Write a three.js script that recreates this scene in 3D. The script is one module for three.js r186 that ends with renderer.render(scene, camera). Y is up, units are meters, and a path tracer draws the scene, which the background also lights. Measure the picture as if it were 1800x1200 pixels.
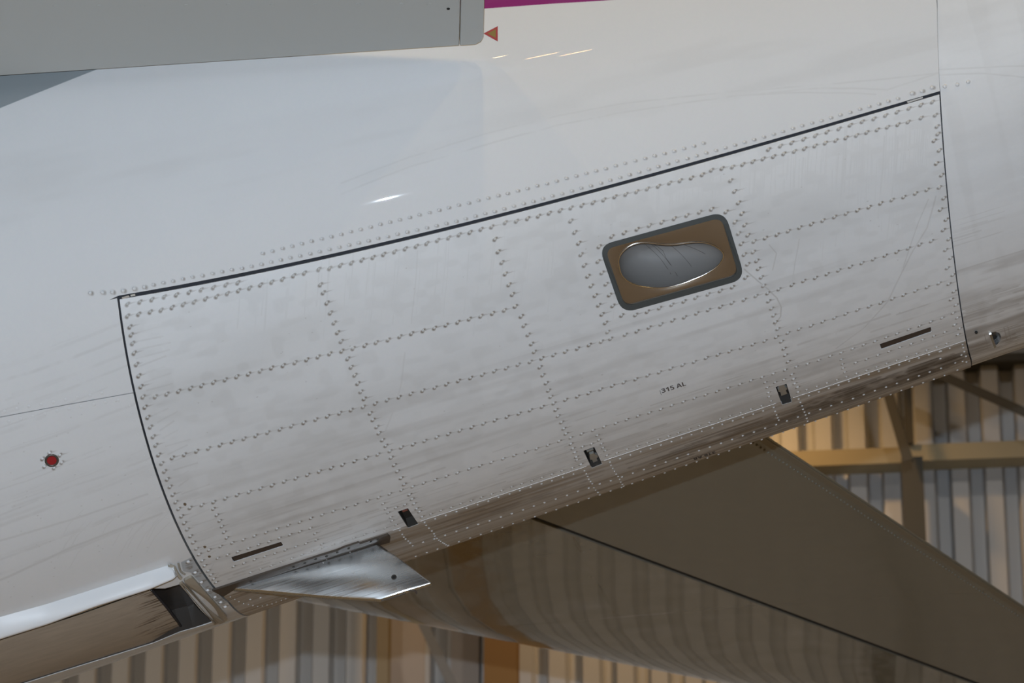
import * as THREE from 'three';
import { mergeGeometries, toCreasedNormals } from 'three/addons/utils/BufferGeometryUtils.js';
import { RectAreaLightUniformsLib } from 'three/addons/lights/RectAreaLightUniformsLib.js';
import { FontLoader } from 'three/addons/loaders/FontLoader.js';
import { Brush, Evaluator, SUBTRACTION } from 'three-bvh-csg';

// ------------------------------------------------------------------ camera, light, exposure
const V3 = (x, y, z) => new THREE.Vector3(x, y, z);
const RAD = Math.PI / 180;
const FOCAL = 7500, PITCH = 24 * RAD, RANGE = 11.25;           // pixels of the 1800x1200 frame, look-up angle, metres to the skin
const CAM = V3(0, 1.2, RANGE * Math.cos(PITCH));
const scene = new THREE.Scene();
scene.background = new THREE.Color(0x000000);
const camera = new THREE.PerspectiveCamera(2 * Math.atan(600 / FOCAL) / RAD, 1.5, 0.1, 120);
camera.position.copy(CAM);
camera.lookAt(CAM.clone().add(V3(0, Math.sin(PITCH), -Math.cos(PITCH))));
camera.focus = 11.6; camera.userData.fStop = 8;
const renderer = new THREE.WebGLRenderer({ antialias: true });
renderer.toneMapping = THREE.LinearToneMapping;
renderer.toneMappingExposure = 1.0;
renderer.shadowMap.enabled = true;
RectAreaLightUniformsLib.init();

const FLASH_POS = V3(-0.05, CAM.y + 0.30, CAM.z + 0.02), FLASH_CD = 232;
const flash = new THREE.SpotLight(new THREE.Color().setRGB(0.80, 0.94, 1.09), FLASH_CD, 0, 20 * RAD, 0.6, 2);
flash.position.copy(FLASH_POS); flash.target.position.set(0, 6.6, -0.4);
flash.castShadow = true; flash.shadow.radius = 1; flash.shadow.mapSize.set(2048, 2048); flash.shadow.camera.near = 1;
scene.add(flash, flash.target);

const LAMP_CD = 1.0;   // multiplier for every roof lamp
const ROOF_Y = 16;

// ------------------------------------------------------------------ helpers
let seed = 7; const rnd = () => { seed = (seed * 1664525 + 1013904223) >>> 0; return seed / 4294967296; };
const lerp = (a, b, t) => a + (b - a) * t, clamp = (x, a, b) => Math.max(a, Math.min(b, x));
const smooth = (a, b, x) => { const t = clamp((x - a) / (b - a), 0, 1); return t * t * (3 - 2 * t); };
const hash = (x, y) => { let h = (x * 374761393 + y * 668265263) | 0; h = Math.imul(h ^ (h >>> 13), 1274126177); return ((h ^ (h >>> 16)) >>> 0) / 4294967296; };
function noise(x, y) { const i = Math.floor(x), j = Math.floor(y), f = x - i, g = y - j, u = f * f * (3 - 2 * f), v = g * g * (3 - 2 * g); return lerp(lerp(hash(i, j), hash(i + 1, j), u), lerp(hash(i, j + 1), hash(i + 1, j + 1), u), v); }
const fbm = (x, y) => noise(x, y) * 0.55 + noise(x * 2.1 + 7, y * 2.1 + 3) * 0.3 + noise(x * 4.3 + 1, y * 4.3 + 9) * 0.15;

const camX = V3(1, 0, 0), camY = V3(0, Math.cos(PITCH), Math.sin(PITCH)), camZ = V3(0, -Math.sin(PITCH), Math.cos(PITCH));
const rayOf = (px, py) => camX.clone().multiplyScalar((px - 900) / FOCAL).addScaledVector(camY, -(py - 600) / FOCAL).sub(camZ).normalize();
function onPlane(px, py, p0, n) { const d = rayOf(px, py); return CAM.clone().addScaledVector(d, p0.clone().sub(CAM).dot(n) / d.dot(n)); }

// ------------------------------------------------------------------ the tail cone as a surface: station u (metres aft), angle ph, height off the skin
const AL = 5.5 * RAD, TILT = 13.8 * RAD, R0 = 0.985, K = Math.tan(AL);
const dH = rayOf(675, 358), PH = CAM.clone().addScaledVector(dH, RANGE), nH = dH.clone().negate();
const gen = camX.clone().multiplyScalar(Math.cos(TILT)).addScaledVector(camY, Math.sin(TILT)); gen.addScaledVector(nH, -gen.dot(nH)).normalize();
const AX = gen.clone().multiplyScalar(Math.cos(AL)).addScaledVector(nH, Math.sin(AL));
const RR = nH.clone().multiplyScalar(Math.cos(AL)).addScaledVector(gen, -Math.sin(AL));
const BB = RR.clone().cross(AX);
const A0 = PH.clone().addScaledVector(RR, -R0);
const radius = u => R0 - K * u - (u > 2.0 ? 0.16 * (u - 2.0) ** 2 : 0);
const dradius = u => -K - (u > 2.0 ? 0.32 * (u - 2.0) : 0);
const radial = ph => RR.clone().multiplyScalar(Math.cos(ph)).addScaledVector(BB, Math.sin(ph));
const surf = (u, ph, off = 0) => A0.clone().addScaledVector(AX, u).addScaledVector(radial(ph), radius(u) + off);
const norm = (u, ph) => radial(ph).addScaledVector(AX, -dradius(u)).normalize();
function hit(px, py, off = 0) {                                  // pixel -> the skin it shows
  const d = rayOf(px, py), q = CAM.clone().sub(A0), qa = q.dot(AX), da = d.dot(AX), r = R0 + off - K * qa;
  const a = 1 - da * da - K * K * da * da, b = q.dot(d) - qa * da + r * K * da, c = q.dot(q) - qa * qa - r * r;
  const D = b * b - a * c, t = D > 0 ? (-b - Math.sqrt(D)) / a : -b / a;
  const v = q.addScaledVector(d, t), u = v.dot(AX), w = v.clone().addScaledVector(AX, -u);
  return { u, ph: Math.atan2(w.dot(BB), w.dot(RR)), p: v.add(A0) };
}
const pt = (px, py, off = 0) => hit(px, py, off).p;
const nrm = (px, py) => { const h = hit(px, py); return norm(h.u, h.ph); };

function polyfit(xs, ys, deg) {
  const n = deg + 1, M = [], m0 = xs.reduce((a, b) => a + b) / xs.length;
  for (let i = 0; i < n; i++) { M[i] = []; for (let j = 0; j < n; j++) M[i][j] = xs.reduce((s, x) => s + (x - m0) ** (i + j), 0); M[i][n] = xs.reduce((s, x, k) => s + ys[k] * (x - m0) ** i, 0); }
  for (let i = 0; i < n; i++) { let p = i; for (let r = i; r < n; r++) if (Math.abs(M[r][i]) > Math.abs(M[p][i])) p = r; [M[i], M[p]] = [M[p], M[i]]; for (let r = 0; r < n; r++) if (r !== i) { const f = M[r][i] / M[i][i]; for (let c = i; c <= n; c++) M[r][c] -= f * M[i][c]; } }
  const co = M.map((row, i) => row[n] / row[i]), lo = Math.min(...xs), hi = Math.max(...xs);
  return x => { x = clamp(x, lo, hi) - m0; return co.reduce((s, c, i) => s + c * x ** i, 0); };
}
const edgeU = pts => { const h = pts.map(([x, y]) => hit(x, y)); return polyfit(h.map(e => e.ph), h.map(e => e.u), 3); };
const edgePh = pts => { const h = pts.map(([x, y]) => hit(x, y)); return polyfit(h.map(e => e.u), h.map(e => e.ph), 3); };
const uL = edgeU([[208, 527], [219.5, 597], [229, 660], [234.7, 686], [247, 742], [267, 806], [291, 871], [308, 914], [328, 953], [340, 981], [356, 1009], [381, 1039], [403, 1058]]);
const uR = edgeU([[1647, 0], [1650, 90], [1652, 165], [1657, 239], [1664, 330], [1672, 399], [1680.5, 477], [1687.5, 524], [1694, 577], [1698.6, 598], [1703, 618], [1708, 634]]);
const phT = edgePh([[212, 523], [239, 517.5], [450, 477], [500, 467], [650, 433], [861, 384], [950, 362], [1067, 329], [1300, 264.5], [1439, 223.6], [1550, 191.7], [1651, 164.4]]);
const phB = edgePh([[378, 1033], [594, 965], [689, 932], [736, 916], [900, 862.5], [1067, 807], [1300, 730.5], [1511, 660], [1698, 598]]);
const phP = edgePh([[-300, 792], [0, 733], [118, 711], [235, 690]]);

// ------------------------------------------------------------------ textures: paint, grime and print laid out on (u, ph)
function skinTexture({ u0, u1, p0, p1, W, H, base, grain = 0.02 }) {
  const n = W * H, dirt = new Float32Array(n), grey = new Float32Array(n), col = new Float32Array(n * 3);
  for (let j = 0; j < H; j++) for (let i = 0; i < W; i++) { const k = j * W + i, u = lerp(u0, u1, (i + .5) / W), y = lerp(p0, p1, (j + .5) / H) * 0.95; const g = 1 + (fbm(u * 9, y * 9) - .5) * grain * 2 + (noise(u * 160, y * 160) - .5) * grain; for (let c = 0; c < 3; c++) col[k * 3 + c] = base[c] * g; }
  const tx = u => (u - u0) / (u1 - u0) * W, ty = ph => (ph - p0) / (p1 - p0) * H;
  const mx = W / (u1 - u0), my = H / (p1 - p0) / 0.93;             // texels a metre
  const T = {
    each(fn) { for (let j = 0; j < H; j++) for (let i = 0; i < W; i++) fn(j * W + i, lerp(u0, u1, (i + .5) / W), lerp(p0, p1, (j + .5) / H)); },
    dirt, grey, col,
    spot(u, ph, ru, rp, amt, layer = dirt, soft = true) {
      const cx = tx(u), cy = ty(ph), a = Math.max(ru * mx, .6), b = Math.max(rp * my, .6);
      for (let j = Math.max(0, Math.floor(cy - b)); j <= Math.min(H - 1, cy + b); j++) for (let i = Math.max(0, Math.floor(cx - a)); i <= Math.min(W - 1, cx + a); i++) { const d = ((i + .5 - cx) / a) ** 2 + ((j + .5 - cy) / b) ** 2; if (d < 1) { const k = j * W + i; layer[k] = Math.max(layer[k], amt * (soft ? (1 - d) : 1)); } }
    },
    line(pts, w, amt, { layer = dirt, jitter = 0, broken = 0, streak = 0 } = {}) {                         // pts in (u, ph)
      for (let s = 0; s + 1 < pts.length; s++) {
        const [ua, pa] = pts[s], [ub, pb] = pts[s + 1], L = Math.hypot((ub - ua) * mx, (pb - pa) * my * .93), N = Math.max(2, Math.ceil(L * 1.2));
        for (let q = 0; q < N; q++) {
          const t = q / N, u = lerp(ua, ub, t), ph = lerp(pa, pb, t), jx = jitter ? (fbm(u * 14 + 3, ph * 14) - .5) * jitter : 0;
          let am = amt; if (broken) am *= smooth(broken - .2, broken + .25, fbm(u * 22, ph * 22)); 
          if (streak) am *= .35 + .9 * noise(u * 9, ph * 9);
          if (am > .01) T.spot(u + jx, ph + jx * .6, w, w, am, layer);
        }
      }
    },
    pxLine(pts, w, amt, o) { T.line(pts.map(([x, y]) => { const h = hit(x, y); return [h.u, h.ph]; }), w, amt, o); },
    pxPoly(poly, rgb) {                                             // a painted area, edge given in pixels of the photograph
      const P = poly.map(([x, y]) => { const h = hit(x, y); return [h.u, h.ph]; });
      const du = (u1 - u0) / W / 3, dp = (p1 - p0) / H / 3, inside = (u, ph) => { let ins = false; for (let a = 0, b = P.length - 1; a < P.length; b = a++) if ((P[a][1] > ph) !== (P[b][1] > ph) && u < (P[b][0] - P[a][0]) * (ph - P[a][1]) / (P[b][1] - P[a][1]) + P[a][0]) ins = !ins; return ins; };
      const lo = Math.min(...P.map(p => p[0])) - du * 3, hi = Math.max(...P.map(p => p[0])) + du * 3;
      T.each((k, u, ph) => { if (u < lo || u > hi) return; let m = 0; for (let a = -1; a <= 1; a++) for (let b = -1; b <= 1; b++) if (inside(u + a * du, ph + b * dp)) m++; if (m) for (let c = 0; c < 3; c++) col[k * 3 + c] = lerp(col[k * 3 + c], rgb[c], m / 9); });
    },
    rivet(u, ph, big = 1) {
      const len = .012 + rnd() * .024, am = .66 + rnd() * .2;
      T.spot(u - .0026 * big, ph - .0030 * big, .0066 * big, .0058 * big, am * 1.1); T.spot(u + .0048 * big, ph + .0018 * big, .0058 * big, .0044 * big, am);
      for (let s = 0; s < 12; s++) T.spot(u + .004 + s / 12 * len, ph + (rnd() - .5) * .001, .004 * (1 - s / 14), .0032 * (1 - s / 14), am * .62 * (1 - s / 12));
    },
    build(dirtCol = [0.12, 0.08, 0.042], greyCol = [0.36, 0.35, 0.33], greyLast = false) {
      const out = new Uint8Array(n * 4), s = x => Math.round(255 * clamp(x <= .0031308 ? x * 12.92 : 1.055 * Math.pow(x, 1 / 2.4) - .055, 0, 1));
      for (let k = 0; k < n; k++) { const d = clamp(dirt[k], 0, 1), g = clamp(grey[k], 0, 1); for (let c = 0; c < 3; c++) { let v = col[k * 3 + c]; if (greyLast) v = lerp(lerp(v, dirtCol[c], d), greyCol[c], g); else v = lerp(lerp(v, greyCol[c], g), dirtCol[c], d); out[k * 4 + c] = s(v); } out[k * 4 + 3] = 255; }
      const t = new THREE.DataTexture(out, W, H, THREE.RGBAFormat); t.colorSpace = THREE.SRGBColorSpace; t.magFilter = THREE.LinearFilter; t.minFilter = THREE.LinearMipmapLinearFilter; t.generateMipmaps = true; t.needsUpdate = true; return t;
    },
  };
  return T;
}
const WHITE = [0.68, 0.69, 0.70];                                  // the one white paint of the aircraft
const MAPS = {                                                     // the area each texture covers
  upper: { u0: -1.75, u1: 1.60, p0: -6 * RAD, p1: 62 * RAD, W: 2048, H: 768 },
  left: { u0: -1.75, u1: -0.70, p0: -95 * RAD, p1: -3 * RAD, W: 800, H: 1100 },
  door: { u0: -0.80, u1: 1.52, p0: -66 * RAD, p1: -3 * RAD, W: 2048, H: 960 },
  belly: { u0: -0.80, u1: 1.52, p0: -125 * RAD, p1: -54 * RAD, W: 2048, H: 1024 },
  cone: { u0: 1.36, u1: 1.85, p0: -110 * RAD, p1: 25 * RAD, W: 512, H: 2048 },
};

// ------------------------------------------------------------------ rivet rows (pixels of the photograph)
const ROWS = [], row = (where, n, pts, o = {}) => { // n rivets spread evenly in x (or along the line) through the traced points
  const L = [0]; for (let i = 1; i < pts.length; i++) L.push(L[i - 1] + Math.hypot(pts[i][0] - pts[i - 1][0], pts[i][1] - pts[i - 1][1]));
  for (let k = 0; k < n; k++) { const s = n > 1 ? L[L.length - 1] * k / (n - 1) : 0; let i = 1; while (i < L.length - 1 && L[i] < s) i++; const t = (s - L[i - 1]) / (L[i] - L[i - 1] || 1); ROWS.push({ where, x: lerp(pts[i - 1][0], pts[i][0], t) + (rnd() - .5) * .9, y: lerp(pts[i - 1][1], pts[i][1], t) + (rnd() - .5) * .9, ...o }); }
};
const each = (where, pts, o = {}) => pts.forEach(([x, y]) => ROWS.push({ where, x, y, ...o }));
// door, the long rows
row('door', 10, [[224, 534], [312, 517], [418, 496]]);
row('door', 17, [[224, 555], [290, 543], [460, 500], [535, 479]]);
row('door', 17, [[560, 473], [577, 472], [596, 467], [715, 436], [864, 398]]);
row('door', 19, [[888, 391], [906, 389], [1024, 360], [1139, 331], [1234, 307]]);
row('door', 20, [[1250, 299], [1292, 292], [1350, 277], [1480, 244], [1596, 214]]); each('door', [[1619, 207], [1644, 202]]);
row('door', 15, [[1351, 262.5], [1480, 224], [1639, 178.6]]);
row('door', 31, [[273, 697], [459, 651], [664, 601], [886, 545]]);
row('door', 36, [[303, 804], [469, 760], [637, 715], [932, 635], [1036, 606]]); each('door', [[1057, 600], [1073, 595]]);
row('door', 12, [[1098.6, 588], [1223, 551], [1329, 520]]);
row('door', 65, [[334, 892.5], [396, 876], [683, 793], [972, 709], [1340, 600], [1650, 498]]);
row('door', 13, [[1392, 500], [1500, 467], [1637.5, 423]]); each('door', [[1369, 508]]);
row('door', 16, [[1325, 424], [1430, 392], [1629, 333.6]]);
// columns
const c1y = [574, 588, 603, 620, 640, 660, 679, 697, 715, 733, 750, 767, 782, 799, 814, 828, 842, 855, 869, 882, 894, 907, 919, 930, 942, 953, 964, 974, 985, 994, 1003, 1010, 1017, 1023];
const c1p = [[228, 574], [235.5, 620], [243.6, 660], [254.7, 715], [264, 750], [278.6, 799], [294, 842.5], [309, 882.5], [324, 919], [340, 953], [360, 994], [380, 1023]];
each('door', c1y.map(y => { let i = 1; while (i < c1p.length - 1 && c1p[i][1] < y) i++; const [a, b] = [c1p[i - 1], c1p[i]]; return [lerp(a[0], b[0], (y - a[1]) / (b[1] - a[1])), y]; }));
each('door', [[563, 500], [568, 514], [574.5, 532], [580.5, 549.5], [587, 567], [593, 584], [599.5, 599.5], [611, 630], [617, 645], [623.5, 659], [628.6, 673.6], [634, 688], [640, 700.5], [650.5, 726], [655.5, 737.5], [662, 750], [666, 761], [672, 773], [678, 783], [687.5, 804], [693, 817], [698.6, 828], [705, 840], [710.5, 851], [720, 869], [724.4, 877], [728, 885], [732.5, 894], [737.5, 899], [742, 908]]);
each('door', [[870, 420], [875.5, 442], [882, 461], [888, 481], [894.4, 500], [900.5, 517], [905.5, 538], [916, 555.5], [921, 572], [928, 588], [934, 604], [939, 618], [949, 645], [954, 659], [960, 673], [964, 686], [968, 697], [977, 720], [981, 731], [987, 742], [991, 753], [995, 762], [1003.6, 780], [1007, 788], [1010.5, 795], [1013, 803], [1014.5, 808], [1021, 816]]);
each('door', [[1003, 388], [1010, 408], [1017, 427], [1021, 447], [1027, 466], [1033, 485], [1039, 502], [1046, 519], [1052, 536], [1058, 552], [1064, 567], [1068, 583]]);
each('door', [[1284, 317], [1291, 336], [1298, 356], [1304, 375], [1309, 395], [1314.4, 413], [1324, 442.5], [1330, 458], [1333, 472], [1338, 487], [1342, 502], [1349.4, 515], [1351, 529], [1356, 542], [1360, 554], [1363, 566], [1367, 578], [1373.6, 600], [1378, 612.5], [1380.5, 624], [1385.5, 635.5], [1392, 658], [1395, 666], [1397, 674], [1402, 680.5], [1403, 689]]);
each('door', [[1647, 222], [1648.6, 235], [1642, 247], [1651, 264], [1646, 287], [1655, 307.5], [1651, 329], [1659, 348], [1653, 368], [1663, 385.6], [1658, 404], [1668, 420], [1662, 439], [1671, 453], [1665, 471], [1675, 483], [1668, 499], [1677, 512], [1672, 526], [1680.5, 536], [1675.5, 550], [1683, 558.6], [1678, 571], [1687, 577], [1684, 588]]);
// around the air outlet
each('door', [[1053, 433], [1051, 459], [1058, 479], [1065, 499], [1071, 518], [1077, 537], [1092.5, 554], [1117, 553]]);
row('door', 8, [[1138, 547], [1202, 529], [1287, 504.6]]); each('door', [[1310.5, 487.5], [1314, 464], [1308, 447], [1303, 428], [1298, 410], [1292, 390], [1276, 372]]);
row('door', 9, [[1251, 367], [1163, 390], [1075.6, 415]]);
// lower door
row('door', 66, [[368, 966], [505, 924], [681, 869], [819, 826], [938, 790], [1056, 752], [1374, 652], [1424, 638], [1540, 599], [1656, 559]], { s: .92 });
row('door', 10, [[382, 981], [453, 958], [546, 928]], { s: .9 }); each('door', [[554, 937.5], [556, 949], [566, 956]], { s: .85 });
row('door', 8, [[411, 995], [465, 978], [538, 955]], { s: .85 }); row('door', 15, [[440, 1006], [560, 965], [696, 922]], { s: .75 });
row('door', 15, [[757.5, 903], [899, 856], [1006, 822]], { s: .75 }); row('door', 16, [[1084, 796], [1200, 758], [1342, 712], [1355.6, 705]], { s: .75 }); row('door', 15, [[1418, 685], [1543, 644], [1664, 604]], { s: .75 });
row('door', 9, [[1504, 637.5], [1582, 611], [1661, 584]], { s: .85 }); each('door', [[1479, 632], [1481, 640], [1482, 647], [1485, 654]], { s: .8 });
each('door', [[375, 894], [381, 905], [386, 915], [390, 925], [394, 935], [398.6, 945]], { s: .9 });
each('door', [[673.6, 885], [678, 894], [682.5, 901], [687, 909], [689.4, 915], [696, 892], [712, 887], [1050, 765], [1053, 773], [1057.5, 780], [1060, 787], [1064, 792], [1067, 800.5], [1024, 785], [1040, 780], [1345, 672], [1349, 681], [1351, 690], [1352, 697], [1362.5, 672], [1378, 667]], { s: .85 });
// skin above the door
row('upper', 46, [[461, 445], [715, 383], [903, 337], [1236, 252]], { clean: 1 });
row('upper', 78, [[269, 500], [456, 465], [796, 390], [947, 351], [1050, 323], [1298, 253], [1578, 173]], { clean: 1 });
each('upper', [[158, 515], [180, 514], [197, 513.5], [216, 511], [235.5, 507.5], [253, 504.5], [1603, 164], [1620, 160], [1638, 154]], { s: 1.3, clean: 1 });
each('cone', [[1661, 152], [1683, 149], [1702, 144]], { s: 1.4, clean: 1 });
// belly panel
row('belly', 48, [[744, 953], [898, 903], [1110, 832], [1381, 740], [1654, 647]], { s: .85 });
row('belly', 50, [[731, 977], [1013, 883], [1355, 767], [1413, 747], [1660, 659]], { s: .8 });
row('belly', 16, [[746, 918], [886, 871], [1027, 827]], { s: .75 }); row('belly', 17, [[1072, 812], [1200, 769], [1360, 716]], { s: .75 }); row('belly', 16, [[1404, 701], [1542, 653], [1669, 612]], { s: .8 });
each('belly', [[749, 923], [754, 928], [759, 933], [763, 938], [764.5, 942], [768, 946], [771.5, 949], [774.5, 951], [778, 953.5], [781, 955], [784, 957], [787, 959], [703, 932], [707, 939], [710, 943.6], [713, 947], [717.5, 950.5], [721, 954], [725.6, 959]], { s: .7 });
each('belly', [[1030.6, 832.5], [1033, 837], [1035, 842], [1038, 846], [1041, 850], [1044, 857], [1047, 861], [1051, 865], [1054, 869], [1074, 817.5], [1077, 823], [1080, 828], [1083, 833], [1086.5, 837], [1089, 842], [1091, 847], [1094, 851], [1096, 854]], { s: .7 });
each('belly', [[1362.5, 723], [1365, 729], [1367, 734], [1369, 738], [1407, 707], [1410, 713], [1411.5, 719], [1414, 724], [1416, 729], [1418, 735], [1419.5, 740]], { s: .75 });
each('belly', [[1692, 605.5], [1693, 611], [1695, 618], [1690, 624], [1698, 626], [1692, 635], [1699, 636], [1679, 637.5], [1683, 650], [1654, 617], [1653, 630], [500, 1041], [458, 1050], [440, 1053]], { s: .75 });
row('belly', 14, [[405, 1049], [428, 1061], [455, 1066], [478, 1061], [510, 1049]], { s: .5 });
// left-hand skin
row('left', 10, [[15, 740], [111, 720], [207, 703]], { flush: 1 }); row('left', 9, [[8, 722], [94, 706], [179, 690]], { flush: 1 });
row('left', 18, [[228, 713], [248, 785], [275, 862], [299, 922]], { flush: 1, s: .55 });
each('left', [[331, 987], [343, 1006], [354, 1023], [365, 1037], [378, 1049], [388, 1058], [396, 1066]], { s: 1.2 });
each('left', [[87, 795.5], [105, 799.5], [108.5, 812.5], [95, 822], [78, 819.5], [74.5, 806]], { s: .95, clean: 1 });
for (const q of ROWS) { const h = hit(q.x, q.y); q.u = h.u; q.ph = h.ph; }

// ------------------------------------------------------------------ painted skins
const texUpper = skinTexture({ ...MAPS.upper, base: WHITE, grain: .012 });
{
  const T = texUpper;
  T.pxPoly([[-400, 84], [400, 42], [852, 15], [962, 7], [1075, 0], [1300, -16], [1720, -46], [1720, -900], [-400, -900]], [0.24, 0.006, 0.15]);   // purple band of the livery
  T.pxPoly([[-400, 200], [0, 190], [170, 122], [240, 100], [240, -100], [-400, -100]], [0.26, 0.29, 0.31]);              // grey apron by the stabiliser root
  for (const dy of [0, 19]) T.pxLine([[600, 322 + dy], [720, 276 + dy * .9], [850, 236 + dy], [980, 203 + dy * .9], [1100, 181 + dy * .8], [1200, 170 + dy * .6], [1300, 160 + dy * .4], [1450, 148 + dy * .3], [1560, 139 + dy], [1650, 128]], .0035, .17, { layer: T.grey, jitter: .006, broken: .32 });
  T.pxLine([[1300, 168], [1380, 163], [1480, 163], [1540, 166]], .003, .16, { layer: T.grey, jitter: .004 });
  T.each((k, u, ph) => { const y = ph * .93; T.grey[k] = Math.max(T.grey[k], .10 * smooth(.56, .8, fbm(u * 2.2, y * 14)) );  });
  for (const q of ROWS) if (q.where === 'upper') { const z = q.s || 1; T.spot(q.u, q.ph, .0074 * z, .0072 * z, .22 + rnd() * .12, T.grey); T.spot(q.u + .0042 * z, q.ph - .0016 * z, .005 * z, .0054 * z, .42 + rnd() * .25); }
}
const texLeft = skinTexture({ ...MAPS.left, base: WHITE, grain: .015 });
{
  const T = texLeft;
  for (let k = 0; k < 26; k++) { const y0 = 600 + rnd() * 480, x0 = -80 + rnd() * 120, len = 120 + rnd() * 260; T.pxLine([[x0, y0], [x0 + len * .5, y0 - len * .17], [x0 + len, y0 - len * .37]], .002 + rnd() * .004, .04 + rnd() * .07, { jitter: .01, broken: .35 }); }
  T.pxLine([[0, 950], [120, 915], [260, 868]], .004, .13, { jitter: .008 }); T.pxLine([[0, 1020], [130, 960], [285, 902]], .005, .15, { jitter: .008 });
  for (let k = 0; k < 16; k++) { const x0 = 100 + rnd() * 170, y0 = 940 + rnd() * 60; T.pxLine([[x0, y0], [x0 + 14, y0 - 26], [x0 + 40, y0 - 52]], .0018, .07, { jitter: .004 }); }
  T.each((k, u, ph) => { const y = ph * .93; T.dirt[k] = Math.max(T.dirt[k], .16 * smooth(.46, .8, fbm(u * 3, y * 26)) * smooth(.30, .6, fbm(u * 2 + 4, y * 5)) * (ph < -34 * RAD ? 1 : .3)); });
  for (let k = 0; k < 60; k++) { const h = hit(-40 + rnd() * 300, 700 + rnd() * 380); T.spot(h.u, h.ph, .002 + rnd() * .002, .0015, .3); }
  for (const q of ROWS) if (q.where === 'left') { if (q.flush) T.spot(q.u, q.ph, .006 * (q.s || 1), .006 * (q.s || 1), .22, T.grey); else T.rivet(q.u, q.ph, q.clean ? .9 : 1.2); }
  T.pxPoly([[318, 988], [345, 975], [366, 1012], [400, 1060], [385, 1062], [350, 1022], [335, 1006], [322, 1004]], [0.42, 0.45, 0.48]);
  for (let k = 0; k < 30; k++) { const t = rnd(), x = lerp(322, 388, t) + rnd() * 14, y = lerp(985, 1060, t) + rnd() * 8, h = hit(x, y); T.spot(h.u, h.ph, .004 + rnd() * .008, .003 + rnd() * .004, .35 + rnd() * .3); }
}
const texDoor = skinTexture({ ...MAPS.door, base: WHITE, grain: .016 });
{
  const T = texDoor;
  for (const q of ROWS) if (q.where === 'door') T.rivet(q.u, q.ph, q.s || 1);
  for (const pts of [[[273, 697], [459, 651], [664, 601], [886, 545]], [[303, 804], [637, 715], [1036, 606]], [[334, 892], [683, 793], [972, 709], [1340, 600], [1650, 498]], [[368, 966], [681, 869], [1056, 752], [1374, 652], [1656, 559]], [[1392, 500], [1637, 423]], [[1325, 424], [1629, 333]], [[224, 555], [460, 500], [864, 398], [1234, 307], [1644, 202]]]) T.pxLine(pts, .0022, .10, { jitter: .002, broken: .3 });
  // run-down streaks
  for (let k = 0; k < 150; k++) {
    const right = k < 95, x0 = right ? 1040 + rnd() * 600 : 420 + rnd() * 560, yt = 522 - (x0 - 212) * .2485, y0 = yt + 12 + rnd() * 50, len = right ? 50 + rnd() * 160 : 60 + rnd() * 110;
    T.pxLine([[x0, y0], [x0 - len * .03, y0 + len * .5], [x0 - len * .08, y0 + len]], .0012 + rnd() * .0022, .06 + rnd() * .11, { layer: T.grey, jitter: .003, broken: .22 });
  }
  for (let k = 0; k < 120; k++) { const x0 = 1310 + rnd() * 330, y0 = 270 + rnd() * 130 - (x0 - 1310) * .2, len = 30 + rnd() * 70; T.pxLine([[x0, y0], [x0 - len * .04, y0 + len]], .0012, .14, { layer: T.grey, jitter: .002 }); }
  // named drips
  T.pxLine([[1308, 473], [1330, 492], [1350, 508], [1366, 524], [1373, 540], [1372, 556], [1362, 572]], .0026, .3, { jitter: .003 });
  T.pxLine([[1645, 345], [1630, 400], [1605, 440], [1580, 490], [1560, 530], [1520, 575], [1470, 612]], .003, .17, { jitter: .006 }); T.pxLine([[1632, 350], [1615, 390], [1600, 432], [1588, 470]], .002, .17, { jitter: .004 });
  T.pxLine([[1352, 430], [1365, 445], [1358, 475]], .002, .2); T.pxLine([[1405, 420], [1398, 460], [1393, 500]], .002, .16, { jitter: .003 });
  T.pxLine([[712, 620], [704, 680], [690, 725], [676, 760]], .003, .1, { jitter: .004 }); T.pxLine([[735, 440], [730, 500], [722, 570]], .002, .1, { jitter: .004 });
  // streaky grime wiped aft along the airflow
  T.each((k, u, ph) => {
    const y = ph * .9, st = fbm(u * 2.2 + 5, y * 34), big = fbm(u * 1.3 + 2, y * 3.2), low = ph < -45 * RAD ? 1 : ph < -30 * RAD ? .5 : .22;
    T.dirt[k] = Math.max(T.dirt[k], .26 * low * smooth(.42, .8, st) * smooth(.25, .62, big));
    T.grey[k] = Math.max(T.grey[k], .18 * smooth(.4, .8, fbm(u * 1.5, y * 6)) + .10 * smooth(.45, .8, noise(u * 30, y * 55)));
  });
  for (let k = 0; k < 34; k++) { const x0 = 216 + k * 4, y = 560 + k * 14; T.pxLine([[x0 * 1 + (y - 560) * .05, y], [x0 + 30 + rnd() * 40, y - 10 - rnd() * 10]], .003, .06 + rnd() * .08, { broken: .3 }); }
  // grime swept along the lower edge
  for (let k = 0; k < 130; k++) { const x0 = 380 + rnd() * 1250, yb = 1033 - (x0 - 378) * .3296, y0 = yb - 6 - rnd() * rnd() * 90, len = 40 + rnd() * 150; T.pxLine([[x0, y0], [x0 + len, y0 - len * .33]], .0015 + rnd() * .005, .08 + rnd() * .15, { jitter: .004, broken: .34 }); }
  for (const [x, y] of [[325, 886], [360, 961], [368, 978]]) { const h = hit(x, y); T.spot(h.u, h.ph, .004, .005, .95, T.dirt, false); }
  for (let k = 0; k < 70; k++) { const x = 240 + rnd() * 1400, y = 520 - (x - 212) * .25 + 40 + rnd() * 380, h = hit(x, y); T.spot(h.u, h.ph, .001 + rnd() * .003, .001 + rnd() * .0012, .3); }
}
const texBelly = skinTexture({ ...MAPS.belly, base: WHITE, grain: .02 });
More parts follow.
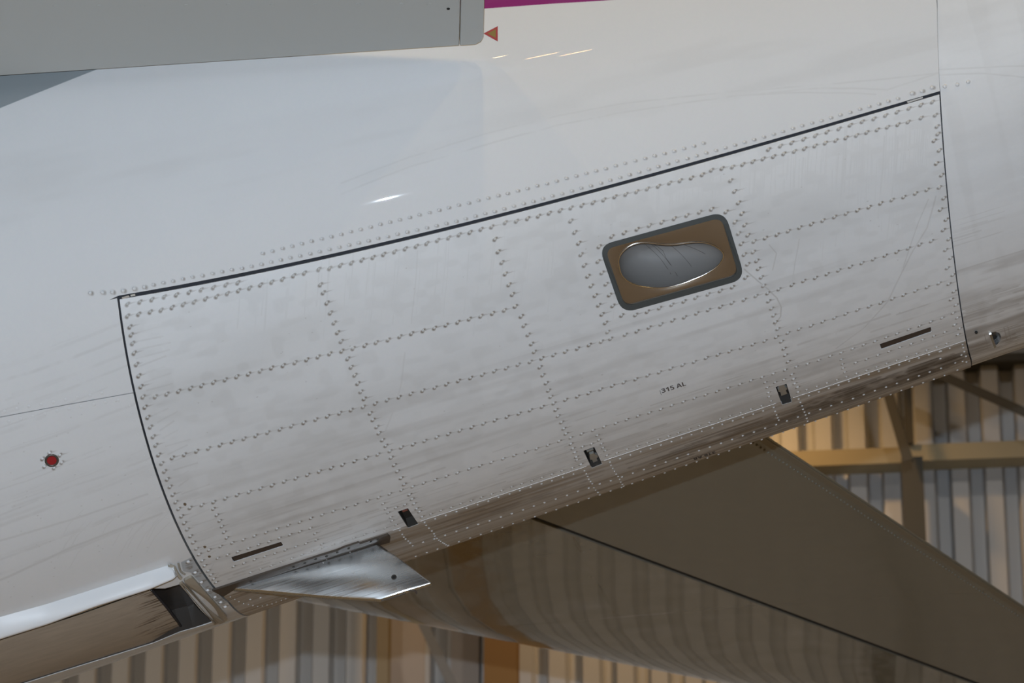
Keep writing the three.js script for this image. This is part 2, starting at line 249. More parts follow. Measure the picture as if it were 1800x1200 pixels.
{
  const T = texBelly;
  T.each((k, u, ph) => { const y = ph * .9, st = fbm(u * 2.4, y * 40), fine = noise(u * 8, y * 150); T.dirt[k] = .40 + .40 * smooth(.3, .72, st) * (.6 + .6 * fine); });
  const soot = (pts, w, a, n, spread) => { for (let k = 0; k < n; k++) { const o = (rnd() + rnd() - 1) * spread, t0 = rnd() * .5, t1 = t0 + .2 + rnd() * .5, [A, B] = pts, at = t => [lerp(A[0], B[0], t), lerp(A[1], B[1], t) + o]; T.pxLine([at(t0), at((t0 + t1) / 2), at(Math.min(1, t1))], w * (.5 + rnd()), a * (.6 + rnd() * .6), { layer: T.grey, jitter: .008, broken: .27 }); } };
  soot([[1100, 829], [1390, 730]], .007, .5, 26, 18); soot([[1290, 770], [1705, 622]], .010, .6, 70, 17); soot([[1390, 728], [1560, 668]], .009, .8, 50, 13); soot([[1560, 672], [1705, 622]], .011, .85, 56, 14);
  soot([[730, 940], [1060, 830]], .005, .3, 24, 22); soot([[380, 1052], [640, 962]], .006, .45, 20, 14);
  for (const q of ROWS) if (q.where === 'belly') T.rivet(q.u, q.ph, (q.s || 1) * .9);
  for (let k = 0; k < 24; k++) { const x = 1380 + rnd() * 130, y = 735 - (x - 1380) * .345 + (rnd() - .5) * 26, h = hit(x, y); T.spot(h.u, h.ph, .01 + rnd() * .02, .004 + rnd() * .004, .6 + rnd() * .25, T.grey); }
}
const texCone = skinTexture({ ...MAPS.cone, base: WHITE, grain: .015 });
{
  const T = texCone;
  const sweep = (x0, y0, n, w, a, sp, len) => { for (let k = 0; k < n; k++) { const y = y0 + (rnd() + rnd() - 1) * sp, l = len * (.4 + rnd()); T.pxLine([[x0, y], [x0 + l, y - l * .3]], w * (.5 + rnd()), a * (.5 + rnd() * .7), { jitter: .006, broken: .3 }); } };
  sweep(1700, 570, 34, .005, .32, 40, 80); sweep(1703, 620, 40, .007, .6, 16, 70); sweep(1690, 540, 14, .006, .3, 20, 90); sweep(1677, 420, 8, .004, .16, 40, 90); sweep(1740, 606, 30, .006, .45, 22, 90);
  T.each((k, u, ph) => { const y = ph * .9; T.dirt[k] = Math.max(T.dirt[k], (ph < -50 * RAD ? .5 : ph < -40 * RAD ? .26 : .05) * smooth(.35, .75, fbm(u * 5, y * 30)));  T.grey[k] = .08 * smooth(.5, .8, noise(u * 40, y * 6)); });
  for (const L of [[[1731, 590], [1737, 614]], [[1765, 577], [1771, 600]], [[1772, 575], [1777, 598]], [[1750, 580], [1765, 577], [1772, 575]]]) T.pxLine(L, .0011, .75);
  for (const dy of [0, 10]) T.pxLine([[1650, 122 + dy], [1720, 119 + dy], [1800, 116 + dy * 2]], .0035, .2, { layer: T.grey, jitter: .006 });
  for (const q of ROWS) if (q.where === 'cone') T.spot(q.u, q.ph, .008, .008, .4, T.grey);
}

// ------------------------------------------------------------------ materials
const std = (r, g, b, o = {}) => new THREE.MeshStandardMaterial({ color: new THREE.Color().setRGB(r, g, b), roughness: .6, ...o });
const phys = (o) => new THREE.MeshPhysicalMaterial(o);
function noiseTex(W, H, fn, srgb = false) { const d = new Uint8Array(W * H * 4); for (let j = 0; j < H; j++) for (let i = 0; i < W; i++) { const v = fn(i / W, j / H), k = (j * W + i) * 4; for (let c = 0; c < 3; c++) d[k + c] = clamp(Array.isArray(v) ? v[c] : v, 0, 1) * 255; d[k + 3] = 255; } const t = new THREE.DataTexture(d, W, H); t.magFilter = THREE.LinearFilter; t.minFilter = THREE.LinearMipmapLinearFilter; t.generateMipmaps = true; t.wrapS = t.wrapT = THREE.RepeatWrapping; if (srgb) t.colorSpace = THREE.SRGBColorSpace; t.needsUpdate = true; return t; }
const waviness = noiseTex(256, 256, (x, y) => .5 + .5 * (fbm(x * 6, y * 6) - .5));
const M = {
  upper: phys({ map: texUpper.build(), roughness: .62, clearcoat: .75, clearcoatRoughness: .009 }),
  left: phys({ map: texLeft.build(), roughness: .62, clearcoat: .75, clearcoatRoughness: .009 }),
  door: phys({ map: texDoor.build(), roughness: .5, clearcoat: .22, clearcoatRoughness: .3 }),
  belly: phys({ map: texBelly.build([0.185, 0.12, 0.052], [0.05, 0.031, 0.017], true), roughness: .45, clearcoat: .25, clearcoatRoughness: .25 }),
  cone: phys({ map: texCone.build(), roughness: .5, clearcoat: .25, clearcoatRoughness: .25 }),
  farSkin: phys({ color: new THREE.Color().setRGB(...WHITE), roughness: .62, clearcoat: .75, clearcoatRoughness: .009 }),
  rivet: std(.55, .55, .54, { roughness: .42 }),
  rivetUpper: std(.68, .69, .70, { roughness: .35 }),
  seal: std(.012, .013, .02, { roughness: .7 }),
  rubber: std(.055, .062, .062, { roughness: .62 }),
  pocket: std(.055, .032, .018, { roughness: .6 }),
  pocketDark: std(.03, .025, .02, { roughness: .6 }),
  bowl: std(.21, .205, .20, { roughness: .6 }),
  plate: std(.38, .345, .30, { roughness: .26, metalness: .9 }),
  rim: std(.75, .74, .72, { roughness: .18, metalness: 1 }),
  alu: std(.80, .80, .80, { roughness: .3, metalness: 1 }),
  lip: std(.6, .59, .57, { roughness: .4, metalness: .6 }),
  flange: std(.075, .058, .045, { roughness: .5, metalness: .2 }),
  latch: std(.42, .40, .36, { roughness: .4, metalness: .5 }),
  stabGrey: phys({ color: new THREE.Color().setRGB(.44, .465, .46), roughness: .42, clearcoat: .4, clearcoatRoughness: .12 }),
  stabUnder: phys({ color: new THREE.Color().setRGB(.235, .225, .185), roughness: .1, ior: 1.6, clearcoat: 1, clearcoatRoughness: .02, bumpMap: waviness, bumpScale: .02 }),
  elevUnder: phys({ color: new THREE.Color().setRGB(.235, .225, .185), roughness: .4, clearcoat: .5, clearcoatRoughness: .12, bumpMap: waviness, bumpScale: .02 }),
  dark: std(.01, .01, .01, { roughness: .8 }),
  red: std(.30, .012, .016, { roughness: .45 }),
  placardRed: std(.36, .05, .055, { roughness: .5 }),
  placardYellow: std(.24, .17, .05, { roughness: .5 }),
  ink: std(.07, .055, .05, { roughness: .7 }),
};
M.blade = phys({ color: new THREE.Color().setRGB(.62, .635, .64), metalness: 1, roughness: .36, roughnessMap: noiseTex(128, 256, (x, y) => .75 + .18 * (noise(x * 5, y * 90) - .5) + .25 * (fbm(x * 4, y * 4) - .5)), });
M.flap = phys({ roughness: .5, clearcoat: .15, clearcoatRoughness: .3, map: noiseTex(512, 256, (x, y) => { const st = smooth(.5, .62, fbm(x * 5, y * 60)) * smooth(.78, 1.0, x + (noise(3, y * 40) - .5) * .16), g = 1 + (fbm(x * 12, y * 30) - .5) * .12, b = [.65, .61, .56]; return b.map((c, i) => lerp(c * g, [.22, .16, .11][i], st * .85)); }, true) });

// ------------------------------------------------------------------ scene graph helpers
const used = {};
const numbered = n => { const k = used[n] = (used[n] || 0) + 1; return k === 1 ? n : `${n}_${String(k - 1).padStart(3, '0')}`; };
function mesh(name, geo, mat, parent) { const m = new THREE.Mesh(geo, mat); m.name = numbered(name); m.castShadow = m.receiveShadow = true; parent.add(m); return m; }
function group(name, parent) { const g = new THREE.Group(); g.name = numbered(name); parent.add(g); return g; }
const tag = (o, label, category, extra = {}) => { Object.assign(o.userData, { label, category, ...extra }); return o; };
const struct = (o, label, category) => tag(o, label, category, { kind: 'structure' });

function panel(nu, nv, fn, off, thick, map) {                      // closed shell; fn(s, t) -> [u, ph]
  const pos = [], nor = [], uv = [], idx = [];
  const put = (u, ph, o, n) => { const p = surf(u, ph, o); pos.push(p.x, p.y, p.z); nor.push(n.x, n.y, n.z); uv.push(map ? clamp((u - map.u0) / (map.u1 - map.u0), 0.0005, .9995) : u, map ? clamp((ph - map.p0) / (map.p1 - map.p0), 0.0005, .9995) : ph); return pos.length / 3 - 1; };
  const G = []; for (let j = 0; j <= nv; j++) for (let i = 0; i <= nu; i++) G.push(fn(i / nu, j / nv));
  const at = (i, j) => G[j * (nu + 1) + i];
  const o0 = G.map(([u, ph]) => put(u, ph, off, norm(u, ph))), i0 = G.map(([u, ph]) => put(u, ph, off - thick, norm(u, ph).negate()));
  // orientation: does (du x dt) point outwards?
  const [a, b, c] = [at(0, 0), at(1, 0), at(0, 1)], pa = surf(...a), e1 = surf(...b).sub(pa), e2 = surf(...c).sub(pa), flip = e1.cross(e2).dot(norm(...a)) < 0;
  const tri = (x, y, z, f = flip) => f ? idx.push(x, z, y) : idx.push(x, y, z);
  for (let j = 0; j < nv; j++) for (let i = 0; i < nu; i++) { const k = j * (nu + 1) + i, r = k + 1, d = k + nu + 1, e = d + 1; tri(o0[k], o0[r], o0[e]); tri(o0[k], o0[e], o0[d]); tri(i0[k], i0[e], i0[r]); tri(i0[k], i0[d], i0[e]); }
  const wall = (list) => { for (let q = 0; q + 1 < list.length; q++) { const A = G[list[q]], B = G[list[q + 1]], pA = surf(...A), dir = surf(...B).sub(pA), n = dir.cross(norm(...A)).normalize(); if (flip) n.negate(); const v0 = put(...A, off, n), v1 = put(...B, off, n), v2 = put(...B, off - thick, n), v3 = put(...A, off - thick, n); tri(v0, v3, v2); tri(v0, v2, v1); } };
  const I = (i, j) => j * (nu + 1) + i, range = n => [...Array(n + 1).keys()];
  wall(range(nu).map(i => I(i, 0))); wall(range(nv).map(j => I(nu, j))); wall(range(nu).map(i => I(nu - i, nv))); wall(range(nv).map(j => I(0, nv - j)));
  const g = new THREE.BufferGeometry(); g.setAttribute('position', new THREE.Float32BufferAttribute(pos, 3)); g.setAttribute('normal', new THREE.Float32BufferAttribute(nor, 3)); g.setAttribute('uv', new THREE.Float32BufferAttribute(uv, 2)); g.setIndex(idx); return g;
}
function pxPrism(poly, o0, o1) {                                   // flat-sided plug: an outline in pixels, from height o0 to o1 along the skin normal
  const c = poly.reduce((s, p) => [s[0] + p[0] / poly.length, s[1] + p[1] / poly.length], [0, 0]), n = nrm(...c);
  const B = poly.map(([x, y]) => pt(x, y)), lo = B.map(p => p.clone().addScaledVector(n, o0)), hi = B.map(p => p.clone().addScaledVector(n, o1));
  const tris = THREE.ShapeUtils.triangulateShape(poly.map(([x, y]) => new THREE.Vector2(x, y)), []), P = [], N = B.length;
  const add = (a, b, c2) => P.push(a, b, c2);
  const area = THREE.ShapeUtils.area(poly.map(([x, y]) => new THREE.Vector2(x, -y)));
  const first = tris[0], nn = hi[first[1]].clone().sub(hi[first[0]]).cross(hi[first[2]].clone().sub(hi[first[0]])), out = nn.dot(n) > 0;
  for (const [a, b, c2] of tris) { out ? add(hi[a], hi[b], hi[c2]) : add(hi[a], hi[c2], hi[b]); out ? add(lo[a], lo[c2], lo[b]) : add(lo[a], lo[b], lo[c2]); }
  for (let i = 0; i < N; i++) { const j = (i + 1) % N; if (area > 0) { add(hi[i], lo[i], lo[j]); add(hi[i], lo[j], hi[j]); } else { add(hi[i], lo[j], lo[i]); add(hi[i], hi[j], lo[j]); } }
  const g = new THREE.BufferGeometry().setFromPoints(P); g.setAttribute('uv', new THREE.Float32BufferAttribute(new Float32Array(P.length * 2), 2)); g.computeVertexNormals(); return g;
}
function pocketGeo(poly, depth, top = 0) {                         // walls and floor of a recess
  const c = poly.reduce((s, p) => [s[0] + p[0] / poly.length, s[1] + p[1] / poly.length], [0, 0]), n = nrm(...c), B = poly.map(([x, y]) => pt(x, y)), P = [];
  const hi = B.map(p => p.clone().addScaledVector(n, top)), lo = B.map(p => p.clone().addScaledVector(n, -depth)), t = .004, lo2 = B.map(p => p.clone().addScaledVector(n, -depth - t));
  for (let i = 0; i < B.length; i++) { const j = (i + 1) % B.length; P.push(hi[i], lo[j], lo[i], hi[i], hi[j], lo[j]); }
  for (const [a, b, d] of THREE.ShapeUtils.triangulateShape(poly.map(([x, y]) => new THREE.Vector2(x, y)), [])) P.push(lo[a], lo[b], lo[d], lo2[a], lo2[d], lo2[b]);
  const g = new THREE.BufferGeometry().setFromPoints(P); g.computeVertexNormals(); return g;
}
function pxPlate(poly, o0, o1, holes = []) {                       // thin plate that follows the skin
  const sh = new THREE.Shape(poly.map(([x, y]) => new THREE.Vector2(x, -y))); for (const h of holes) sh.holes.push(new THREE.Path(h.map(([x, y]) => new THREE.Vector2(x, -y))));
  const g = new THREE.ExtrudeGeometry(sh, { depth: 1, bevelEnabled: false, steps: 1 }), p = g.attributes.position;
  for (let i = 0; i < p.count; i++) { const h = hit(p.getX(i), -p.getY(i)), q = surf(h.u, h.ph, 0).addScaledVector(norm(h.u, h.ph), lerp(o0, o1, p.getZ(i))); p.setXYZ(i, q.x, q.y, q.z); }
  g.computeVertexNormals(); return g;
}
const dense = (poly, step = 6, closed = true) => { const o = []; for (let i = 0; i < poly.length - (closed ? 0 : 1); i++) { const a = poly[i], b = poly[(i + 1) % poly.length], n = Math.max(1, Math.ceil(Math.hypot(b[0] - a[0], b[1] - a[1]) / step)); for (let k = 0; k < n; k++) o.push([lerp(a[0], b[0], k / n), lerp(a[1], b[1], k / n)]); } if (!closed) o.push(poly[poly.length - 1]); return o; };
function roundPoly(poly, r, seg = 6) { const o = [], N = poly.length; for (let i = 0; i < N; i++) { const p = poly[i], a = poly[(i + N - 1) % N], b = poly[(i + 1) % N], la = Math.hypot(a[0] - p[0], a[1] - p[1]), lb = Math.hypot(b[0] - p[0], b[1] - p[1]); const A = [lerp(p[0], a[0], r / la), lerp(p[1], a[1], r / la)], B = [lerp(p[0], b[0], r / lb), lerp(p[1], b[1], r / lb)]; for (let k = 0; k <= seg; k++) { const t = k / seg; o.push([(1 - t) ** 2 * A[0] + 2 * t * (1 - t) * p[0] + t * t * B[0], (1 - t) ** 2 * A[1] + 2 * t * (1 - t) * p[1] + t * t * B[1]]); } } return o; }
const insetPoly = (poly, d) => { const N = poly.length, c = poly.reduce((s, p) => [s[0] + p[0] / N, s[1] + p[1] / N], [0, 0]); return poly.map((p, i) => { const a = poly[(i + N - 1) % N], b = poly[(i + 1) % N], off = (s, e) => { let n = [-(e[1] - s[1]), e[0] - s[0]]; const l = Math.hypot(...n); n = [n[0] / l, n[1] / l]; if ((c[0] - s[0]) * n[0] + (c[1] - s[1]) * n[1] < 0) n = [-n[0], -n[1]]; return [[s[0] + n[0] * d, s[1] + n[1] * d], [e[0] + n[0] * d, e[1] + n[1] * d]]; }; const [p1, p2] = off(a, p), [p3, p4] = off(p, b); const D = (p1[0] - p2[0]) * (p3[1] - p4[1]) - (p1[1] - p2[1]) * (p3[0] - p4[0]), x1 = p1[0] * p2[1] - p1[1] * p2[0], x2 = p3[0] * p4[1] - p3[1] * p4[0]; return [(x1 * (p3[0] - p4[0]) - (p1[0] - p2[0]) * x2) / D, (x1 * (p3[1] - p4[1]) - (p1[1] - p2[1]) * x2) / D]; }); };
const ev = new Evaluator(); ev.attributes = ['position', 'normal', 'uv']; ev.useGroups = false;
function carve(geo, tools) { let b = new Brush(geo); b.updateMatrixWorld(); for (const t of tools) { const k = new Brush(t); k.updateMatrixWorld(); b = ev.evaluate(b, k, SUBTRACTION); } return b.geometry; }
function tubeGeo(points, r, seg = 6, closed = false) { return new THREE.TubeGeometry(new THREE.CatmullRomCurve3(points, closed), points.length * 3, r, seg, closed); }

// ------------------------------------------------------------------ hangar
const WALL_YAW = 5.6 * RAD, WZ = -14.2;
const wn = V3(-Math.sin(WALL_YAW), 0, Math.cos(WALL_YAW)), wx = V3(Math.cos(WALL_YAW), 0, Math.sin(WALL_YAW)), w0 = V3(0, 0, WZ);
const wallPx = (px, py, out = 0) => { const p = onPlane(px, py, w0.clone().addScaledVector(wn, out), wn); return { x: p.clone().sub(w0).dot(wx), y: p.y }; };
const HX = 21, FZ = 40;
const box = (w, h, d, x, y, z) => new THREE.BoxGeometry(w, h, d).translate(x, y, z);
const concrete = noiseTex(512, 512, (x, y) => { const g = .42 + .12 * (fbm(x * 12, y * 12) - .5) + .05 * (noise(x * 90, y * 90) - .5); return [g * 1.2, g, g * .74].map(v => Math.pow(v, 1 / 2.2)); }, true); concrete.repeat.set(8, 8);
struct(mesh('floor', box(HX * 2 + 2, .3, FZ + 18, 0, -.15, 11), std(1, 1, 1, { map: concrete, roughness: .7 }), scene), 'brown-grey concrete hangar floor', 'floor');
const roofMat = std(.30, .27, .22, { roughness: .8 });
struct(mesh('ceiling', box(HX * 2 + 2, .3, FZ + 18, 0, ROOF_Y + .15, 11), roofMat, scene), 'plain hangar roof', 'ceiling');
const sideMat = std(.34, .31, .26, { roughness: .8 });
struct(mesh('wall_left', box(.3, ROOF_Y, FZ + 18, -HX - .15, ROOF_Y / 2, 11), sideMat, scene), 'side wall of the hangar', 'wall');
struct(mesh('wall_right', box(.3, ROOF_Y, FZ + 18, HX + .15, ROOF_Y / 2, 11), sideMat, scene), 'side wall of the hangar', 'wall');
struct(mesh('wall_front', box(HX * 2, ROOF_Y, .3, 0, ROOF_Y / 2, FZ + .15), sideMat, scene), 'wall of the hangar facing the tail', 'wall');
{
  const wb = group('wall_back', scene); struct(wb, 'corrugated hangar back wall with girts, columns and braces', 'wall');
  wb.position.copy(w0); wb.rotation.y = -WALL_YAW;
  const sheetMat = std(.54, .545, .55, { roughness: .75 }), upperMat = std(.48, .50, .53, { roughness: .8 }), steel = std(.36, .31, .20, { roughness: .6 }), darkSteel = std(.075, .07, .055, { roughness: .6 }), flatMat = std(.44, .39, .35, { roughness: .75 }), orangeSteel = std(.24, .13, .035, { roughness: .6 }), greySteel = std(.22, .22, .22, { roughness: .5, metalness: .3 });
  mesh('wall_slab', box(HX * 2.2, ROOF_Y, .25, 0, ROOF_Y / 2, -.13), std(.2, .18, .15, { roughness: .9 }), wb);
  const topY = wallPx(1800, 648).y;
  mesh('upper_panel', box(HX * 2.1, ROOF_Y - topY, .1, 0, (ROOF_Y + topY) / 2, .08), upperMat, wb);
  mesh('eaves_beam', box(HX * 2.1, .05, .16, 0, topY + .01, .09), darkSteel, wb);
  // trapezoid sheets, five ribs each
  const rib = .206, prof = [[0, 0], [.066, 0], [.088, .10], [.184, .10], [rib, 0]];
  const sheet = new THREE.BufferGeometry(); { const P = [], I = []; let n = 0; for (let r = 0; r < 5; r++) for (let k = 0; k + 1 < prof.length; k++) { const [xa, za] = prof[k], [xb, zb] = prof[k + 1]; P.push(r * rib + xa, 0, za, r * rib + xb, 0, zb, r * rib + xb, topY, zb, r * rib + xa, topY, za); I.push(n, n + 1, n + 2, n, n + 2, n + 3); n += 4; } sheet.setAttribute('position', new THREE.Float32BufferAttribute(P, 3)); sheet.setIndex(I); sheet.computeVertexNormals(); }
  const x0 = wallPx(0, 1150).x; const flat0 = wallPx(668, 1160).x, flat1 = wallPx(905, 1160).x;
  for (let k = -14; k < 23; k++) { const m = mesh('corrugated_sheet', sheet, sheetMat, wb); m.position.set(x0 + .02 + k * rib * 5, 0, .002 + (k & 1) * .001); }
  const girtY0 = wallPx(1600, 818, .2).y, girtY1 = wallPx(1600, 789, .2).y;
  const gx = wallPx(1592, 800, .2).x;
  const cee = (L, h, d) => { const s = new THREE.Shape([[0, 0], [d, 0], [d, .02], [.012, .02], [.012, h - .012], [d, h - .012], [d, h], [0, h]].map(p => new THREE.Vector2(...p))); return new THREE.ExtrudeGeometry(s, { depth: L, bevelEnabled: false }).rotateY(Math.PI / 2); };
  const girt = (xa, xb, y, h, d, z) => { const m = mesh('girt', box(xb - xa, h, d, (xa + xb) / 2, y + h / 2, z + d / 2), steel, wb); return m; };
  girt(gx - 7, gx - .01, girtY0 - .004, girtY1 - girtY0 - .006, .16, .102); girt(gx + .02, gx + 8, girtY0 + .004, girtY1 - girtY0, .16, .102);
  // columns
  const column = (x, w, mat, y0 = 0, y1 = ROOF_Y, d = .12) => mesh('column', mergeGeometries([box(w, y1 - y0, .012, x, (y0 + y1) / 2, .24 + d), box(w, y1 - y0, .012, x, (y0 + y1) / 2, .235), box(.012, y1 - y0, d, x, (y0 + y1) / 2, .24 + d / 2)]), mat, wb);
  column(wallPx(1607, 900, .36).x, .13, darkSteel, 0, girtY0 - .01); column(wallPx(1597, 730, .36).x, .05, darkSteel, girtY1, ROOF_Y, .05);
  column(wallPx(880, 1170, .36).x, .2, orangeSteel, 0, girtY0 - .02); column(wallPx(672, 1170, .36).x, .07, std(.30, .24, .15, { roughness: .6 }), 0, girtY0 - .02);
  for (const [a, b] of [[684, 750], [797, 846]]) { const xa = wallPx(a, 1170).x, xb = wallPx(b, 1170).x; mesh('flat_panel', box(xb - xa, girtY0 - .1, .02, (xa + xb) / 2, (girtY0 - .1) / 2, .112), flatMat, wb); }
  const brace = (a, b, w, mat, out) => { const A = wallPx(...a, out), B = wallPx(...b, out), L = Math.hypot(B.x - A.x, B.y - A.y), m = mesh('diagonal_brace', mergeGeometries([box(L, w, .008, 0, 0, .02), box(L, .008, .04, 0, w / 2, 0)]), mat, wb); m.position.set((A.x + B.x) / 2, (A.y + B.y) / 2, out); m.rotation.z = Math.atan2(B.y - A.y, B.x - A.x); };
  brace([1545, 640], [1596, 812], .06, darkSteel, .42); brace([1600, 638], [1900, 770], .055, darkSteel, .42); brace([735, 1080], [812, 1240], .055, greySteel, .42);
}
// roof lamps: glowing face and a light of the same size just below it
function roofLamp(x, z, y, size, rgb, power, label, glow = 6) {
  const g = group('high_bay_lamp', scene); g.position.set(x, y, z); tag(g, label, 'lamp', { group: 'lamps under the hangar roof' });
  mesh('housing', new THREE.CylinderGeometry(size * .35, size * .62, .28, 20).translate(0, .17, 0), std(.3, .3, .3, { metalness: .6, roughness: .4 }), g);
  mesh('rod', new THREE.CylinderGeometry(.02, .02, ROOF_Y - y - .3, 8).translate(0, (ROOF_Y - y) / 2 + .15, 0), std(.2, .2, .2), g);
  mesh('lens', new THREE.CylinderGeometry(size * .55, size * .55, .03, 20).translate(0, .01, 0), new THREE.MeshStandardMaterial({ color: 0x111111, emissive: new THREE.Color().setRGB(...rgb), emissiveIntensity: glow }), g);
  const l = new THREE.SpotLight(new THREE.Color().setRGB(...rgb), power * LAMP_CD, 0, 80 * RAD, .5, 2); l.position.set(0, -.03, 0); l.target.position.set(0, -5, 0); l.shadow.radius = size * 20; l.castShadow = true; g.add(l, l.target);
}
const WARM = [1, .71, .32], AMBER = [1, .58, .22], PALE = [1, .92, .82];
for (const x of [-13, -6.5, 0, 6.5, 13]) roofLamp(x, 9, 15, .5, WARM, 96, 'warm high bay lamp in the row before the tail');
for (const x of [-10, -3.2, 3.6, 10.4]) roofLamp(x, -6.5, 15, .5, PALE, 50, 'added pale high bay lamp behind the aircraft, lighting the back wall');  // unseen row, added to give the back wall neutral ambient light
roofLamp(-7, -12.3, 14.6, .4, PALE, 42, 'added pale lamp brightening the corrugated back wall from close by');  // unseen lamp, added to brighten and neutralise the left of the wall
roofLamp(1.0, -12.8, 12.35, .3, AMBER, 15, 'amber lamp hung low before the corrugated back wall');
// the far lamps are mirrored as a short row of sparks in the glossy skin: their place follows from that reflection
for (const [px, py] of [[862, 103], [953, 98], [1012, 93]]) { const h = hit(px, py), n = norm(h.u, h.ph), d = rayOf(px, py), q = d.clone().addScaledVector(n, -2 * d.dot(n)), p = h.p.clone().addScaledVector(q, (36 - h.p.z) / q.z); roofLamp(p.x, p.z, p.y, .34, px < 900 ? WARM : AMBER, 40, 'warm lamp at the far end of the hangar', 60); }
// the photographer's flash on its stand
{
  const g = group('flash_stand', scene); g.position.set(FLASH_POS.x, 0, CAM.z + .16); tag(g, 'black strobe flash on a tripod light stand behind the camera', 'flash');
  const blk = std(.02, .02, .02);
  mesh('pole', new THREE.CylinderGeometry(.012, .014, FLASH_POS.y - .2, 12).translate(0, (FLASH_POS.y - .2) / 2 + .15, 0), blk, g);
  for (let k = 0; k < 3; k++) { const a = k * 2.094 + .5, m = mesh('leg', new THREE.CylinderGeometry(.009, .009, .6, 8), blk, g); m.position.set(Math.sin(a) * .22, .2, Math.cos(a) * .22); m.quaternion.setFromUnitVectors(V3(0, 1, 0), V3(-Math.sin(a) * .44, .4, -Math.cos(a) * .44).normalize()); }
  const head = mesh('flash_head', new THREE.BoxGeometry(.09, .07, .1), blk, g); head.position.set(0, FLASH_POS.y, 0); head.rotation.x = 26 * RAD;
  const tube = mesh('flash_lens', new THREE.BoxGeometry(.07, .045, .006), new THREE.MeshStandardMaterial({ color: 0xffffff, emissive: 0xdcecff, emissiveIntensity: 4 }), g); tube.position.set(0, FLASH_POS.y + .025, -.048); tube.rotation.x = 26 * RAD;
}

// ------------------------------------------------------------------ the aircraft
const plane = group('aircraft_tail', scene);
tag(plane, 'white airliner tail with riveted access door, grey stabilizers and dirty belly', 'aircraft');
const GT = .0046 / .95, GL = .0054, GR = .0022;
const uLeft = -3.4, PHJ = phT(uL(phT(-.73)));
const phTop = u => u < -.735 ? PHJ : phT(u);
const upperSkin = mesh('fuselage_skin', panel(200, 70, (s, t) => { const ph0 = t * t * 0 + lerp(0, 1, t); let u = lerp(uLeft, 1.5, s), ph = 0; for (let k = 0; k < 4; k++) { const a = phTop(u) + GT * (u < -.74 ? 0 : 1); ph = lerp(a, Math.PI, Math.pow(ph0, 1.3)); u = lerp(uLeft, uR(ph) - .0003, s); } return [u, ph]; }, 0, .02, MAPS.upper), M.upper, plane);
upperSkin.userData.label = 'glossy white skin above the access door';
const leftUp = mesh('fuselage_skin', panel(60, 24, (s, t) => { let u = lerp(uLeft, -.75, s), ph = 0; for (let k = 0; k < 4; k++) { ph = lerp(PHJ, phP(u) + .0010, t); u = lerp(uLeft, uL(ph) - GL * .5, s); } return [u, ph]; }, 0, .02, MAPS.left), M.left, plane);
// intake on the belly, cut from the lower left skin
const intakePoly = [[-260, 1212], [0, 1123], [140, 1078], [222, 1049], [268, 1034], [290, 1034], [318, 1026], [376, 1092], [360, 1098], [340, 1104], [318, 1110], [270, 1130], [225, 1144], [100, 1183], [-100, 1246]];
const leftLowGeo = panel(90, 70, (s, t) => { let u = lerp(uLeft, -.75, s), ph = 0; for (let k = 0; k < 4; k++) { ph = lerp(phP(u) - .0010, -Math.PI, Math.pow(t, 1.15)); u = lerp(uLeft, uL(ph) - GL * .5, s); } return [u, ph]; }, 0, .02, MAPS.left);
const leftLow = mesh('fuselage_skin', carve(leftLowGeo, [pxPrism(intakePoly, -.16, .12)]), M.left, plane);
const cone = mesh('tail_cone', carve(panel(90, 150, (s, t) => { const ph = lerp(-Math.PI, Math.PI, t); return [lerp(uR(ph) + (ph > PHJ ? .0004 : GR * .7), 3.3, Math.pow(s, 1.6)), ph]; }, -.004, .02, MAPS.cone), [pxPrism([[1741, 587], [1751, 585], [1758, 588], [1760.5, 594], [1759, 601], [1754, 607], [1749, 610]], -.05, .05)]), M.cone, plane);
cone.userData.label = 'white aft fuselage cone behind the access door';
mesh('exhaust_ring', new THREE.CylinderGeometry(radius(3.3) + .0, radius(3.3) - .01, .1, 40).applyQuaternion(new THREE.Quaternion().setFromUnitVectors(V3(0, 1, 0), AX)).translate(...surf(3.27, 0, -radius(3.27)).toArray()), M.flange, plane);
mesh('added_end_cap', new THREE.CylinderGeometry(radius(uLeft) - .022, radius(uLeft) - .022, .05, 48).applyQuaternion(new THREE.Quaternion().setFromUnitVectors(V3(0, 1, 0), AX)).translate(...surf(uLeft + .04, 0, -radius(uLeft + .04)).toArray()), M.dark, plane);  // unseen cap, added to keep light out of the cut-off fuselage
mesh('fuselage_skin', panel(60, 30, (s, t) => { const ph = lerp(-125 * RAD, -Math.PI, t); return [lerp(uL(ph), uR(ph), s), ph]; }, 0, .02), M.farSkin, plane);

// door
const LATCH = [[[699, 899], [717, 893], [736, 921], [717.5, 928]], [[1025.5, 792], [1044.5, 785.5], [1059, 815.5], [1040.5, 823]], [[1363.5, 680], [1382.5, 674.5], [1392.5, 706.5], [1375, 712]]];
const SLOT = [[[406.5, 979], [494, 952], [498.5, 959], [411, 987.5]], [[1546.5, 604.5], [1636, 574.5], [1637.5, 583], [1549, 614]]];
const INLET = [[1052, 431.6], [1274, 371], [1310, 490], [1093, 550.5]];
const doorEdge = (s, t) => { let u = lerp(-.73, 1.45, s), ph = 0; for (let k = 0; k < 5; k++) { ph = lerp(phT(u) - GT, phB(u) + .0008, t); u = lerp(uL(ph) + GL * .6, uR(ph) - GR, s); } return [u, ph]; };
const latchTools = LATCH.map(p => pxPrism(p, -.06, .05));
const doorGeo = carve(panel(170, 76, doorEdge, 0, .014, MAPS.door), [...SLOT.map(p => pxPrism(p, -.06, .05)), pxPrism(roundPoly(INLET, 26), -.06, .06), ...latchTools]);
const door = mesh('access_door', doorGeo, M.door, plane); door.userData.label = 'large riveted service door with oval air outlet';
